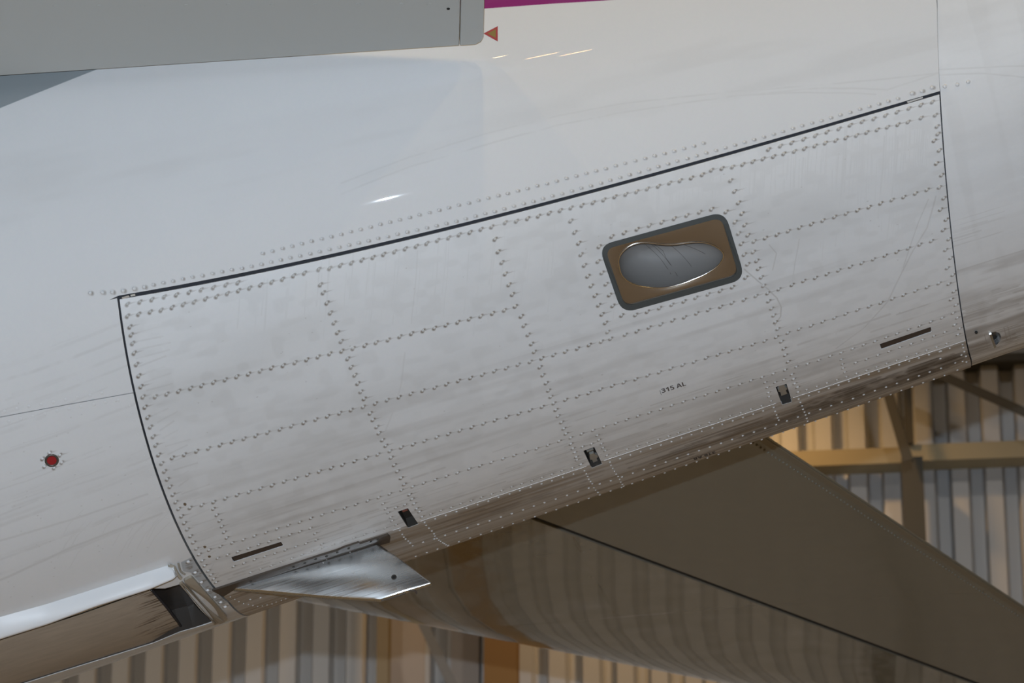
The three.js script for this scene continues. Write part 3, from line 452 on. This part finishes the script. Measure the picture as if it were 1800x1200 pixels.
const belly = mesh('belly_panel', carve(panel(170, 40, (s, t) => { let u = lerp(-.73, 1.45, s), ph = 0; for (let k = 0; k < 5; k++) { ph = lerp(phB(u) - .0012, -125 * RAD, t); u = lerp(uL(ph) + GL * .4, uR(ph) - GR, s); } return [u, ph]; }, -.0005, .014, MAPS.belly), latchTools), M.belly, plane);
belly.userData.label = 'sooty belly panel below the access door';
// dark seal in the gap round the door
const sealStrip = (fn, nu, nv) => panel(nu, nv, fn, -.021, .01);
const seal = group('door_seal', plane);
mesh('seal_strip', sealStrip((s, t) => { const u = lerp(-.78, 1.53, s); return [u, lerp(phT(u) + .04, phT(u) - .04, t)]; }, 80, 2), M.seal, seal);
mesh('seal_strip', sealStrip((s, t) => { const ph = lerp(PHJ + .04, -120 * RAD, t); return [lerp(uL(ph) - .04, uL(ph) + .03, s), ph]; }, 2, 60), M.seal, seal);
mesh('seal_strip', sealStrip((s, t) => { const ph = lerp(30 * RAD, -120 * RAD, t); return [lerp(uR(ph) - .03, uR(ph) + .04, s), ph]; }, 2, 60), M.seal, seal);
mesh('seal_strip', sealStrip((s, t) => { const u = lerp(-1.9, -.74, s); return [u, lerp(phP(u) + .02, phP(u) - .02, t)]; }, 20, 2), M.seal, seal);
// worn corner shims of the seal, bare metal
mesh('seal_clip', pxPlate(dense([[214, 522.5], [226, 519], [228, 522], [215, 525.5]], 3), -.012, -.001), std(.38, .33, .28, { roughness: .5 }), seal);
mesh('seal_clip', pxPlate(dense([[229, 518], [237, 516.5], [238, 519.5], [230, 521]], 3), -.012, -.001), std(.5, .47, .4, { roughness: .5 }), seal);
mesh('seal_clip', pxPlate(dense([[1594, 178.5], [1622, 170], [1622.5, 172.5], [1596, 181]], 3), -.008, -.001), std(.5, .49, .47, { roughness: .5 }), seal);
// bright lower lip of the door
const lipPts = (a, b) => { const o = []; for (let k = 0; k <= 12; k++) { const u = lerp(a, b, k / 12), ph = phB(u); o.push(surf(u, ph, .0002)); } return o; };
for (const [xa, xb] of [[690, 704], [738, 1030], [1061, 1364], [1394, 1697]]) { const y = x => 916 - (x - 736) * .3306; mesh('edge_lip', tubeGeo(lipPts(hit(xa, y(xa)).u, hit(xb, y(xb)).u), .0008, 6), M.lip, plane); }

// slots and latches
SLOT.forEach(p => { const g = mesh('vent_slot', pocketGeo(insetPoly(p, .7), .024, -.0008), M.pocket, plane); g.userData.label = 'narrow brown-lined vent slot'; });
LATCH.forEach((p, i) => {
  const g = group('latch', plane); g.userData.label = 'square recess with a flush latch';
  mesh('latch_pocket', pocketGeo(insetPoly(p, .7), .03, -.0008), M.pocketDark, g);
  const at = (a, b) => { const t = [lerp(p[0][0], p[1][0], a), lerp(p[0][1], p[1][1], a)], q = [lerp(p[3][0], p[2][0], a), lerp(p[3][1], p[2][1], a)]; return [lerp(t[0], q[0], b), lerp(t[1], q[1], b)]; };
  const shape = [[.25, .12], [.8, .1], [.8, .32], [.95, .36], [.9, .46], [.78, .48], [.8, .68], [.22, .7], [.24, .5], [.1, .46], [.12, .34], [.26, .32]];
  const plates = i === 2 ? [[shape, -.010]] : i === 1 ? [[[[.2, .3], [.8, .3], [.8, .34], [.2, .34]], -.012], [[[.3, .5], [.7, .5], [.75, .62], [.9, .66], [.88, .78], [.72, .8], [.7, .96], [.28, .96], [.3, .8], [.16, .76], [.2, .62]], -.012]] : [[[[.25, .34], [.75, .34], [.75, .39], [.25, .39]], -.016]];
  plates.forEach(([s, o]) => mesh('latch_plate', pxPlate(s.map(([a, b]) => at(a, b)), o - .008, o), i === 0 ? std(.22, .07, .05, { roughness: .5 }) : M.latch, g));
});

// oval air outlet
{
  const g = group('air_outlet', plane); g.userData.label = 'oval flush outlet in a rubber-edged metal plate';
  const outer = roundPoly(INLET, 25.5, 8), inner = roundPoly(insetPoly(INLET, 9), 17, 8);
  mesh('rubber_frame', pxPlate(dense(outer, 5), -.008, .0012, [dense(inner, 5)]), M.rubber, g);
  const rimPx = [[1088, 460], [1090, 452], [1097, 442], [1107, 434], [1120, 429], [1133, 427.6], [1148, 428.6], [1167, 431], [1187, 431], [1207, 428.4], [1228, 427], [1248, 430], [1262, 437], [1271, 445], [1272.5, 453], [1268, 463], [1258, 473], [1240, 484], [1220, 493], [1198, 501], [1173, 507], [1148, 507.8], [1123, 504], [1107, 497.5], [1095, 487], [1090, 475]];
  const rimC = new THREE.CatmullRomCurve3(rimPx.map(([x, y]) => V3(x, y, 0)), true), N = 120, cx = 1165, cy = 465;
  const rim = rimC.getSpacedPoints(N).slice(0, N).map(p => [p.x, p.y]);
  const innerD = dense(inner, 2); const rect = rim.map(([x, y]) => { const a = Math.atan2(y - cy, x - cx); let best = null, bd = 9; for (const q of innerD) { let d = Math.abs(Math.atan2(q[1] - cy, q[0] - cx) - a); if (d > Math.PI) d = 2 * Math.PI - d; if (d < bd) { bd = d; best = q; } } return best; });
  const loft = (rings) => { const P = [], I = []; rings.forEach(r => r.forEach(p => P.push(p.x, p.y, p.z))); for (let k = 0; k + 1 < rings.length; k++) for (let i = 0; i < N; i++) { const j = (i + 1) % N; I.push(k * N + i, (k + 1) * N + j, (k + 1) * N + i, k * N + i, k * N + j, (k + 1) * N + j); } const q = new THREE.BufferGeometry(); q.setAttribute('position', new THREE.Float32BufferAttribute(P, 3)); q.setIndex(I); q.computeVertexNormals(); return q; };
  const place = ([x, y], o) => { const h = hit(x, y); return surf(h.u, h.ph).addScaledVector(norm(h.u, h.ph), o); };
  const plateRings = []; for (let k = 0; k <= 14; k++) { const t = k / 14; plateRings.push(rim.map((r, i) => { const q = rect[i], dip = -.004 - .004 * t * t; return place([lerp(q[0], r[0], t), lerp(q[1], r[1], t)], dip); })); }
  mesh('outlet_plate', loft(plateRings), M.plate, g).userData.label = 'brownish polished metal plate';
  const bowlRings = []; for (let k = 0; k <= 18; k++) { const t = k / 18, s = Math.cos(t * Math.PI / 2); bowlRings.push(rim.map(([x, y], i) => { const ox = 1140, oy = 467; return place([ox + (x - ox) * s, oy + (y - oy) * s], -.008 - .10 * Math.sin(t * Math.PI / 2)); })); }
  mesh('outlet_bowl', loft(bowlRings), M.bowl, g).userData.label = 'grey metal bowl of the outlet';
  mesh('outlet_rim', new THREE.TubeGeometry(new THREE.CatmullRomCurve3(rim.filter((_, i) => i % 2 === 0).map(p => place(p, -.0075)), true), 160, .0022, 8, true), M.rim, g);
  // dried run marks in the bowl
  const runs = [[[1138, 431], [1150, 446], [1165, 462], [1178, 476], [1188, 488], [1196, 498]], [[1145, 431], [1160, 452], [1176, 466], [1181, 478], [1192, 492]], [[1128, 432], [1150, 458], [1170, 478], [1186, 498]], [[1175, 434], [1190, 455], [1207, 470], [1222, 484]], [[1190, 436], [1214, 452], [1248, 463]]];
  runs.forEach((r, k) => mesh('run_mark', tubeGeo(dense(r, 5, false).map(p => { const a = Math.atan2(p[1] - 467, p[0] - 1140), d = Math.hypot(p[0] - 1140, p[1] - 467); let rr = 60, bd = 9; for (const q of rim) { let e = Math.abs(Math.atan2(q[1] - 467, q[0] - 1140) - a); if (e > Math.PI) e = 2 * Math.PI - e; if (e < bd) { bd = e; rr = Math.hypot(q[0] - 1140, q[1] - 467); } } const sc = Math.min(.995, d / rr); return place(p, -.008 - .10 * Math.sqrt(1 - sc * sc) + .0003); }), .0006, 4), M.ink, g));
}

// drain mast blade and its flange
{
  const g = group('drain_mast', plane); g.userData.label = 'polished metal fin-shaped mast below the door';
  const fl = [[372, 1035], [470, 1003], [552, 977], [592, 965], [604, 959], [630, 950.5], [632, 953], [681, 937], [685.5, 941], [684, 950], [660, 957], [620, 968], [560, 986], [470, 1013], [414, 1031], [392, 1045]];
  mesh('flange', pxPlate(dense(fl, 8), -.002, .006), M.flange, g);
  for (const [x, y] of [[440, 1018], [515, 993], [535, 986], [554, 979], [573, 974], [592, 967], [612, 960], [651, 948], [663, 944]]) { const m = mesh('screw', new THREE.CylinderGeometry(.0034, .004, .003, 10), M.pocketDark, g), n = nrm(x, y); m.position.copy(pt(x, y).addScaledVector(n, .0065)); m.quaternion.setFromUnitVectors(V3(0, 1, 0), n); }
  const b0 = pt(425, 1029, .004), b1 = pt(664, 953, .004), along = b1.clone().sub(b0).normalize(), bn0 = nrm(545, 990), down = bn0.clone().addScaledVector(along, -bn0.dot(along)).normalize(), face = along.clone().cross(down).normalize(); if (face.dot(CAM.clone().sub(b0)) < 0) face.negate();
  const out2 = [[408, 1034], [545, 991], [640, 960], [662, 955], [668, 957], [700, 979], [735, 1005], [757, 1022], [757.5, 1025], [712, 1040], [668, 1054], [655, 1053.5], [560, 1047], [470, 1039]];
  const loc = out2.map(([x, y]) => { const p = onPlane(x, y, b0, face).sub(b0); return new THREE.Vector2(p.dot(along), p.dot(down)); });
  const bl = new THREE.ExtrudeGeometry(new THREE.Shape(loc), { depth: .012, bevelEnabled: true, bevelThickness: .006, bevelSize: .006, bevelOffset: -.006, bevelSegments: 6, curveSegments: 4 }).translate(0, 0, -.018);
  const mtx = new THREE.Matrix4().makeBasis(along, down, along.clone().cross(down)); if (along.clone().cross(down).dot(face) < 0) bl.translate(0, 0, .024);
  mtx.setPosition(b0); bl.applyMatrix4(mtx); { const c = toCreasedNormals(bl, .7); bl.setAttribute('normal', c.attributes.normal); }
  { const p = bl.attributes.position, uvs = bl.attributes.uv; for (let i = 0; i < p.count; i++) { const v = V3(p.getX(i), p.getY(i), p.getZ(i)).sub(b0); uvs.setXY(i, v.dot(along) * 2.2 + .1, v.dot(down) * 5 + .1); } }
  mesh('blade', bl, M.blade, g).userData.label = 'brushed aluminium fin';
  const onB = (x, y) => onPlane(x, y, b0.clone().addScaledVector(face, .0002), face);
  const nozzle = mesh('drain_nozzle', new THREE.TorusGeometry(.0055, .0022, 8, 18), M.pocketDark, g); nozzle.position.copy(onB(692.5, 1014)); nozzle.quaternion.setFromUnitVectors(V3(0, 0, 1), face);
  const hole = mesh('drain_hole', new THREE.CylinderGeometry(.0042, .0042, .001, 14), M.dark, g); hole.position.copy(onB(692.5, 1014)); hole.quaternion.setFromUnitVectors(V3(0, 1, 0), face);
  for (const [x, y] of [[568, 988.5], [574, 982.5], [594.5, 975], [615, 969], [621.5, 1006.5], [648.5, 1016], [675.5, 1023.5], [587, 1034], [704, 1033]]) { const m = mesh('screw', new THREE.CylinderGeometry(.0018, .0022, .0014, 8), M.alu, g); m.position.copy(onB(x, y)); m.quaternion.setFromUnitVectors(V3(0, 1, 0), face); }
  const slotLip = mesh('drain_outlet', tubeGeo([onB(670, 1053.5), onB(690, 1048), onB(712, 1040)].map(p => p.addScaledVector(down, .003)), .002, 8), M.flange, g);
  mesh('drain_tube', tubeGeo([onB(718, 1036), onB(730, 1037), onB(732, 1041)].map(p => p.addScaledVector(down, .003)), .0026, 8), M.flange, g);
}

// belly intake: raised lip, hinged flap, throat and frame
{
  const g = group('belly_intake', plane); g.userData.label = 'belly air intake with white lip and brown flap';
  const up = [[-260, 1163], [-100, 1113], [0, 1084], [83, 1061], [194, 1025.6], [270, 1001], [294, 994], [306, 994]], lo = [[-260, 1218], [-100, 1160], [0, 1124], [83, 1098], [167, 1067], [264, 1036], [304, 1019], [313, 1011]];
  const along = (L, t) => { const s = t * (L.length - 1), i = Math.min(L.length - 2, Math.floor(s)); return [lerp(L[i][0], L[i + 1][0], s - i), lerp(L[i][1], L[i + 1][1], s - i)]; };
  const nS = 60, P = [], I = [], cross = [[0, 0], [.2, .010], [.45, .022], [.7, .033], [.88, .040], [.97, .041], [1, .036]], ringN = cross.length + 2;
  for (let k = 0; k <= nS; k++) { const t = k / nS, a = along(up, t), b = along(lo, t), end = 1 - smooth(.93, 1, t) * .75; for (const [c, h] of cross) { const x = lerp(a[0], b[0], c), y = lerp(a[1], b[1], c), p = pt(x, y, h * end); P.push(p.x, p.y, p.z); } const hb = hit(b[0], b[1], .036 * end); for (const o of [.012 * end, -.02]) { const p = surf(hb.u, hb.ph + .012, o); P.push(p.x, p.y, p.z); } }
  for (let k = 0; k < nS; k++) for (let i = 0; i + 1 < ringN; i++) { const a = k * ringN + i, b = a + ringN; I.push(a, a + 1, b, b, a + 1, b + 1); }
  const lg = new THREE.BufferGeometry(); lg.setAttribute('position', new THREE.Float32BufferAttribute(P, 3)); lg.setIndex(I); lg.computeVertexNormals();
  const lip = mesh('intake_lip', lg, phys({ color: new THREE.Color().setRGB(.80, .82, .84), roughness: .3, clearcoat: .4, clearcoatRoughness: .2 }), g); lip.userData.label = 'bright white raised lip';
  const fTop = [[-260, 1214], [0, 1125], [140, 1080], [222, 1051], [266, 1036]], fBot = [[-260, 1290], [0, 1212], [130, 1172], [235, 1140], [320, 1106]], FP = [], FI = [], FU = [], fn = 40, fm = 12;
  for (let k = 0; k <= fn; k++) for (let i = 0; i <= fm; i++) { const t = k / fn, c = i / fm, a = along(fTop, t), b = along(fBot, t), x = lerp(a[0], b[0], c), y = lerp(a[1], b[1], c), p = pt(x, y, -.004 - .012 * smooth(.8, 1, t)); FP.push(p.x, p.y, p.z); FU.push(t, c); }
  for (let k = 0; k < fn; k++) for (let i = 0; i < fm; i++) { const a = k * (fm + 1) + i, b = a + fm + 1; FI.push(a, a + 1, b, b, a + 1, b + 1); }
  const fg = new THREE.BufferGeometry(); fg.setAttribute('position', new THREE.Float32BufferAttribute(FP, 3)); fg.setAttribute('uv', new THREE.Float32BufferAttribute(FU, 2)); fg.setIndex(FI); fg.computeVertexNormals();
  const flap = mesh('intake_flap', fg, M.flap, g); flap.userData.label = 'dull brown hinged flap with soot streaks';
  mesh('flap_edge', tubeGeo([[266, 1036], [284, 1056], [303, 1079], [320, 1103]].map(([x, y]) => pt(x, y, -.014)), .004, 8), M.seal, g);
  mesh('intake_throat', pocketGeo(insetPoly([[-260, 1212], [0, 1123], [140, 1078], [222, 1049], [268, 1034], [318, 1026], [376, 1092], [340, 1104], [318, 1110], [270, 1130], [225, 1144], [100, 1183], [-100, 1246]], 1), .07, -.0006), std(.05, .042, .036, { roughness: .3 }), g);
  const tan = std(.33, .29, .23, { roughness: .5 });
  mesh('frame_bar', pxPlate(dense([[315, 1024], [320, 1020], [383, 1091], [377, 1095]], 6), -.01, .006), tan, g);
  mesh('frame_plate', pxPlate(dense(roundPoly([[321, 1017], [336, 1009], [400, 1082], [385, 1093]], 5, 4), 6), -.002, .009), std(.36, .32, .26, { roughness: .5 }), g);
  mesh('sealant_bead', tubeGeo([[297, 993], [305, 996], [309, 1003], [313, 1010], [318, 1016]].map(([x, y]) => pt(x, y, .004)), .005, 8), std(.42, .38, .31, { roughness: .7 }), g);
  mesh('sealant_bead', tubeGeo([[313, 988], [315, 996], [318, 1004], [325, 1009]].map(([x, y]) => pt(x, y, .001)), .003, 8), std(.34, .31, .26, { roughness: .7 }), g);
}
// red discharge disc
{
  const g = group('discharge_disc', plane), n = nrm(91, 809), c = pt(91, 809); g.position.copy(c); g.quaternion.setFromUnitVectors(V3(0, 1, 0), n); g.userData.label = 'small red disc in a metal ring with six rivets';
  mesh('ring', new THREE.LatheGeometry([[.0125, -.002], [.0128, .0006], [.015, .0022], [.0185, .0018], [.0195, -.001]].map(p => new THREE.Vector2(...p)), 36), std(.11, .10, .09, { roughness: .4, metalness: .5 }), g);
  mesh('disc', new THREE.CylinderGeometry(.0128, .0128, .0016, 32), M.red, g);
}
// scoop in the tail cone
{
  const g = group('vent_scoop', plane); g.userData.label = 'tiny chrome-edged scoop in the tail cone';
  mesh('scoop_pocket', pocketGeo([[1741, 587], [1751, 585], [1758, 588], [1760.5, 594], [1759, 601], [1754, 607], [1749, 610]], .02, -.004), std(.22, .21, .2, { roughness: .25, metalness: .8 }), g);
  mesh('scoop_lip', pxPlate(dense([[1739, 588], [1743, 586.5], [1751, 609], [1747.5, 611]], 4), -.006, .001), M.rim, g);
  mesh('probe', new THREE.SphereGeometry(.0045, 10, 8).translate(...pt(1716, 584, .001).toArray()), M.dark, g);
}
// trim mark and lettering
{
  const g = group('trim_marker', plane); g.userData.label = 'red triangle trim mark with yellow centre';
  mesh('marker_border', pxPlate(dense([[850, 59], [875, 46], [875, 73]], 5), 0, .0006), M.placardRed, g);
  mesh('marker_centre', pxPlate(dense([[857, 59], [871.5, 51.5], [871.5, 67]], 4), .0005, .001), M.placardYellow, g);
}
{
  const font = await new FontLoader().loadAsync('fonts/droid/droid_sans_bold.typeface.json');
  const write = (str, p0, right, upv, mat, name) => {                // right: pixel vector of the whole text, upv: pixel vector of one cap height
    const geo = new THREE.ShapeGeometry(font.generateShapes(str, 1), 3); geo.computeBoundingBox(); const bb = geo.boundingBox, w = bb.max.x - bb.min.x, hgt = bb.max.y, p = geo.attributes.position;
    for (let i = 0; i < p.count; i++) { const a = (p.getX(i) - bb.min.x) / w, b = p.getY(i) / hgt, x = p0[0] + right[0] * a + upv[0] * b, y = p0[1] + right[1] * a + upv[1] * b, h = hit(x, y), q = surf(h.u, h.ph).addScaledVector(norm(h.u, h.ph), .0005); p.setXYZ(i, q.x, q.y, q.z); }
    geo.computeVertexNormals(); return mesh(name, geo, mat, plane);
  };
  write('315 AL', [1164, 690.5], [42, -13.5], [-2.4, -7], M.ink, 'door_lettering').userData.label = 'dark lettering 315 AL';
  write('|', [1161.5, 692], [.7, -.2], [-2, -6], M.ink, 'lettering_bar');
  write('316 AR', [1257, 792.5], [-39, 13], [1.4, 3.4], M.ink, 'belly_lettering').userData.label = 'upside-down dark lettering on the belly';
}

// rivets: domes on the skin
const domeGeo = new THREE.LatheGeometry([[.0044, -.0004], [.0042, .0008], [.0034, .0020], [.0020, .0028], [0, .0031]].map(p => new THREE.Vector2(...p)), 10);
const flushGeo = new THREE.LatheGeometry([[.0046, -.0006], [.0044, .0002], [0, .0003]].map(p => new THREE.Vector2(...p)), 12);
{
  let singles = 0; const rest = [], yAxis = V3(0, 1, 0), q = new THREE.Quaternion();
  const order = [...ROWS].sort((a, b) => (a.where === 'door' ? 0 : 1) - (b.where === 'door' ? 0 : 1));
  for (const r of order) {
    const n = norm(r.u, r.ph), p = surf(r.u, r.ph, r.where === 'cone' ? -.004 : 0), s = (r.s || 1) * (.94 + rnd() * .12), flush = r.flush;
    q.setFromUnitVectors(yAxis, n);
    if (r.where === 'door' && singles < 300) { singles++; const m = mesh('rivet', domeGeo, M.rivet, door); m.position.copy(p); m.quaternion.copy(q); m.scale.setScalar(s); }
    else { const g = (flush ? flushGeo : domeGeo).clone().applyMatrix4(new THREE.Matrix4().compose(p, q.clone(), V3(s, s, s))); rest.push([r.where, g]); }
  }
  const door2 = mergeGeometries(rest.filter(r => r[0] === 'door' || r[0] === 'belly').map(r => r[1])), up2 = mergeGeometries(rest.filter(r => r[0] !== 'door' && r[0] !== 'belly').map(r => r[1]));
  const f1 = mesh('rivet_field', door2, M.rivet, plane); f1.userData.kind = 'stuff';
  const f2 = mesh('rivet_field', up2, M.rivetUpper, plane); f2.userData.kind = 'stuff';
}

// ------------------------------------------------------------------ stabilizers
const hd = V3(AX.x, 0, AX.z).normalize(), lat = hd.clone().cross(V3(0, 1, 0));          // aft, and towards the camera
{ // near side: elevator root seen from below
  const g = group('stabilizer', plane); g.userData.label = 'grey underside of the near stabilizer';
  const q0 = pt(848, 79, .05), q1 = pt(0, 134, .05), fwd = q1.clone().sub(q0).normalize(), DI = 5.5 * RAD, o = lat.clone().multiplyScalar(Math.cos(DI)).add(V3(0, Math.sin(DI), 0)); let n = fwd.clone().cross(o).normalize(); if (n.y > 0) n.negate();    // n points down
  const ex = fwd, ey = n.clone().cross(fwd).normalize(); if (ey.dot(o) < 0) ey.negate();
  const toL = (x, y) => { const p = onPlane(x, y, q0, n).sub(q0); return new THREE.Vector2(p.dot(ex), p.dot(ey)); };
  const te0 = toL(850, 66), te1 = toL(851.5, 0), dir = te1.clone().sub(te0).normalize(), teEnd = te0.clone().addScaledVector(dir, 3.2), r0 = toL(836, 79.5), rA = toL(846, 74), r1 = r0.clone().add(new THREE.Vector2(1, 0).multiplyScalar(2.3));
  r1.y = toL(0, 134).y * (2.3 / toL(0, 134).x);
  const wedge = (geo, depth) => { const p = geo.attributes.position; for (let i = 0; i < p.count; i++) if (p.getZ(i) < -depth * .7) { const x = p.getX(i) - te0.x - (p.getY(i)) * (dir.x / dir.y); p.setZ(i, p.getZ(i) - clamp(x, 0, 1.6) * .13 * (x < 1.1 ? 1 : 1)); } geo.computeVertexNormals(); };
  const put = (name, pts, mat) => { const d = .016, geo = new THREE.ExtrudeGeometry(new THREE.Shape(pts), { depth: d, bevelEnabled: true, bevelSize: .005, bevelThickness: .005, bevelOffset: -.005, bevelSegments: 4 }).translate(0, 0, -d - .005); wedge(geo, d); let m = new THREE.Matrix4().makeBasis(ex, ey, n); if (ex.clone().cross(ey).dot(n) < 0) { geo.scale(1, 1, 1); const I = []; const p = geo.attributes.position; for (let i = 0; i < p.count; i += 3) { for (const a of ['position', 'normal', 'uv']) { const A = geo.attributes[a], s = A.itemSize; for (let c = 0; c < s; c++) { const t = A.array[(i + 1) * s + c]; A.array[(i + 1) * s + c] = A.array[(i + 2) * s + c]; A.array[(i + 2) * s + c] = t; } } } geo.computeVertexNormals(); } m.setPosition(q0); geo.applyMatrix4(m); if (ex.clone().cross(ey).dot(n) < 0) geo.computeVertexNormals(); return mesh(name, geo, mat, g); };
  const split0 = toL(808, 81), split1 = toL(810, 0), sdir = split1.clone().sub(split0).normalize(), sEnd = split0.clone().addScaledVector(sdir, 3.1), e = .0012;
  put('elevator_skin', [new THREE.Vector2(split0.x + e, split0.y), new THREE.Vector2(sEnd.x + e, sEnd.y), new THREE.Vector2(r1.x - .6, 3.1), r1], M.stabGrey);
  put('trailing_edge_strip', [split0.clone(), r0, rA, te0, teEnd, sEnd.clone()], M.stabGrey);
  for (const [x, y] of [[97, 11], [174, 11], [250, 11], [327, 10], [402, 9], [478, 9], [553, 9], [630, 8], [706, 8], [755, 8]]) { const m = mesh('fastener', new THREE.CylinderGeometry(.006, .0068, .0008, 12), M.stabGrey, g); m.position.copy(onPlane(x, y, q0.clone().addScaledVector(n, .0006), n)); m.quaternion.setFromUnitVectors(V3(0, 1, 0), n); }
  const dh = mesh('drain_hole', new THREE.CylinderGeometry(.0045, .0045, .0012, 12), M.dark, g); dh.position.copy(onPlane(788, 15.5, q0.clone().addScaledVector(n, .0006), n)); dh.quaternion.setFromUnitVectors(V3(0, 1, 0), n);
}
{ // far side, seen below the belly
  const g = group('stabilizer', plane); g.userData.label = 'grey underside of the far stabilizer';
  const DI = 5.5 * RAD, o = lat.clone().multiplyScalar(-Math.cos(DI)).add(V3(0, Math.sin(DI), 0)), n = hd.clone().cross(o).normalize(); if (n.y > 0) n.negate();
  const qn = pt(850, 78), latN = qn.clone().sub(A0).dot(lat), base = A0.clone(); base.y = qn.y - .07 - latN * Math.tan(DI);
  const loc = (x, y) => { const p = onPlane(x, y, base, n).sub(base); return [p.dot(o), p.dot(hd)]; };            // span, chord
  const lineF = (a, b) => s => a[1] + (b[1] - a[1]) * (s - a[0]) / (b[0] - a[0]);
  const te = lineF(loc(1360, 780), loc(1800, 1070)), hinge = lineF(loc(950, 915), loc(1700, 1195)), le = lineF(loc(500, 1062), loc(1200, 1193));
  const P3 = (s, c, h) => base.clone().addScaledVector(o, s).addScaledVector(hd, c).addScaledVector(n, -h);     // h up from the lower surface
  const S0 = .45, S1 = 6.3, NS = 40;
  const wing = (name, prof, mat) => { // prof(s) -> closed list of [chord, height]
    const P = [], U = [], I = []; let m = 0; for (let k = 0; k <= NS; k++) { const s = lerp(S0, S1, k / NS), L = prof(s); m = L.length; L.forEach(([c, h]) => { const p = P3(s, c, h); P.push(p.x, p.y, p.z); U.push(s * .5, c * .5); }); }
    for (let k = 0; k < NS; k++) for (let i = 0; i < m; i++) { const j = (i + 1) % m, a = k * m + i, b = k * m + j; I.push(a, a + m, b, b, a + m, b + m); }
    const gg = new THREE.BufferGeometry(); gg.setAttribute('position', new THREE.Float32BufferAttribute(P, 3)); gg.setAttribute('uv', new THREE.Float32BufferAttribute(U, 2)); gg.setIndex(I); return mesh(name, toCreasedNormals(gg, .5), mat, g);
  };
  const noseH = [[0, .06], [.004, .042], [.014, .026], [.035, .010], [.07, -.003], [.12, -.013], [.2, -.02], [.32, -.023], [.5, -.02], [.75, -.010], [1, 0]];
  wing('stabilizer_skin', s => { const a = le(s), b = hinge(s) - .016, c = b - a; return [...noseH.map(([t, h]) => [a + t * c, h]), [b, .18], [a + .5 * c, .24], [a + .15 * c, .19], [a + .03 * c, .11], [a + .004 * c, .075]]; }, M.stabUnder);
  wing('elevator_skin', s => { const a = hinge(s) + .016, b = te(s); return [[a, 0], [lerp(a, b, .3), 0], [lerp(a, b, .6), 0], [lerp(a, b, .93), 0], [b, .004], [b, .012], [lerp(a, b, .5), .1], [a, .17]]; }, M.elevUnder);
  wing('hinge_gap_shade', s => { const a = hinge(s); return [[a - .03, .006], [a + .03, .006], [a + .03, .02], [a - .03, .02]]; }, M.dark);  // near-black strip filling the hinge gap, the gap's shade put into its colour
  wing('trailing_edge_strip', s => { const b = te(s), w = .028; return [[b - w, -.0015], [b - .001, -.0015], [b - .001, .002], [b - w, .002]]; }, std(.24, .215, .165, { roughness: .5 }));
  const dots = []; const dg = new THREE.SphereGeometry(.0042, 6, 4); for (let s = 1.4; s < 6; s += .03) { const p = P3(s, te(s) - .055, -.0005); dots.push(dg.clone().translate(p.x, p.y, p.z)); }
  for (let k = 0; k < 13; k++) { const L = loc(905 + k * 11, 1000 - k * 2.9), p = P3(L[0], L[1], -.0005); dots.push(dg.clone().translate(p.x, p.y, p.z)); }
  const dm = mesh('rivet_row', mergeGeometries(dots), std(.20, .19, .155, { roughness: .5 }), g); dm.userData.kind = 'stuff';
}

renderer.render(scene, camera);
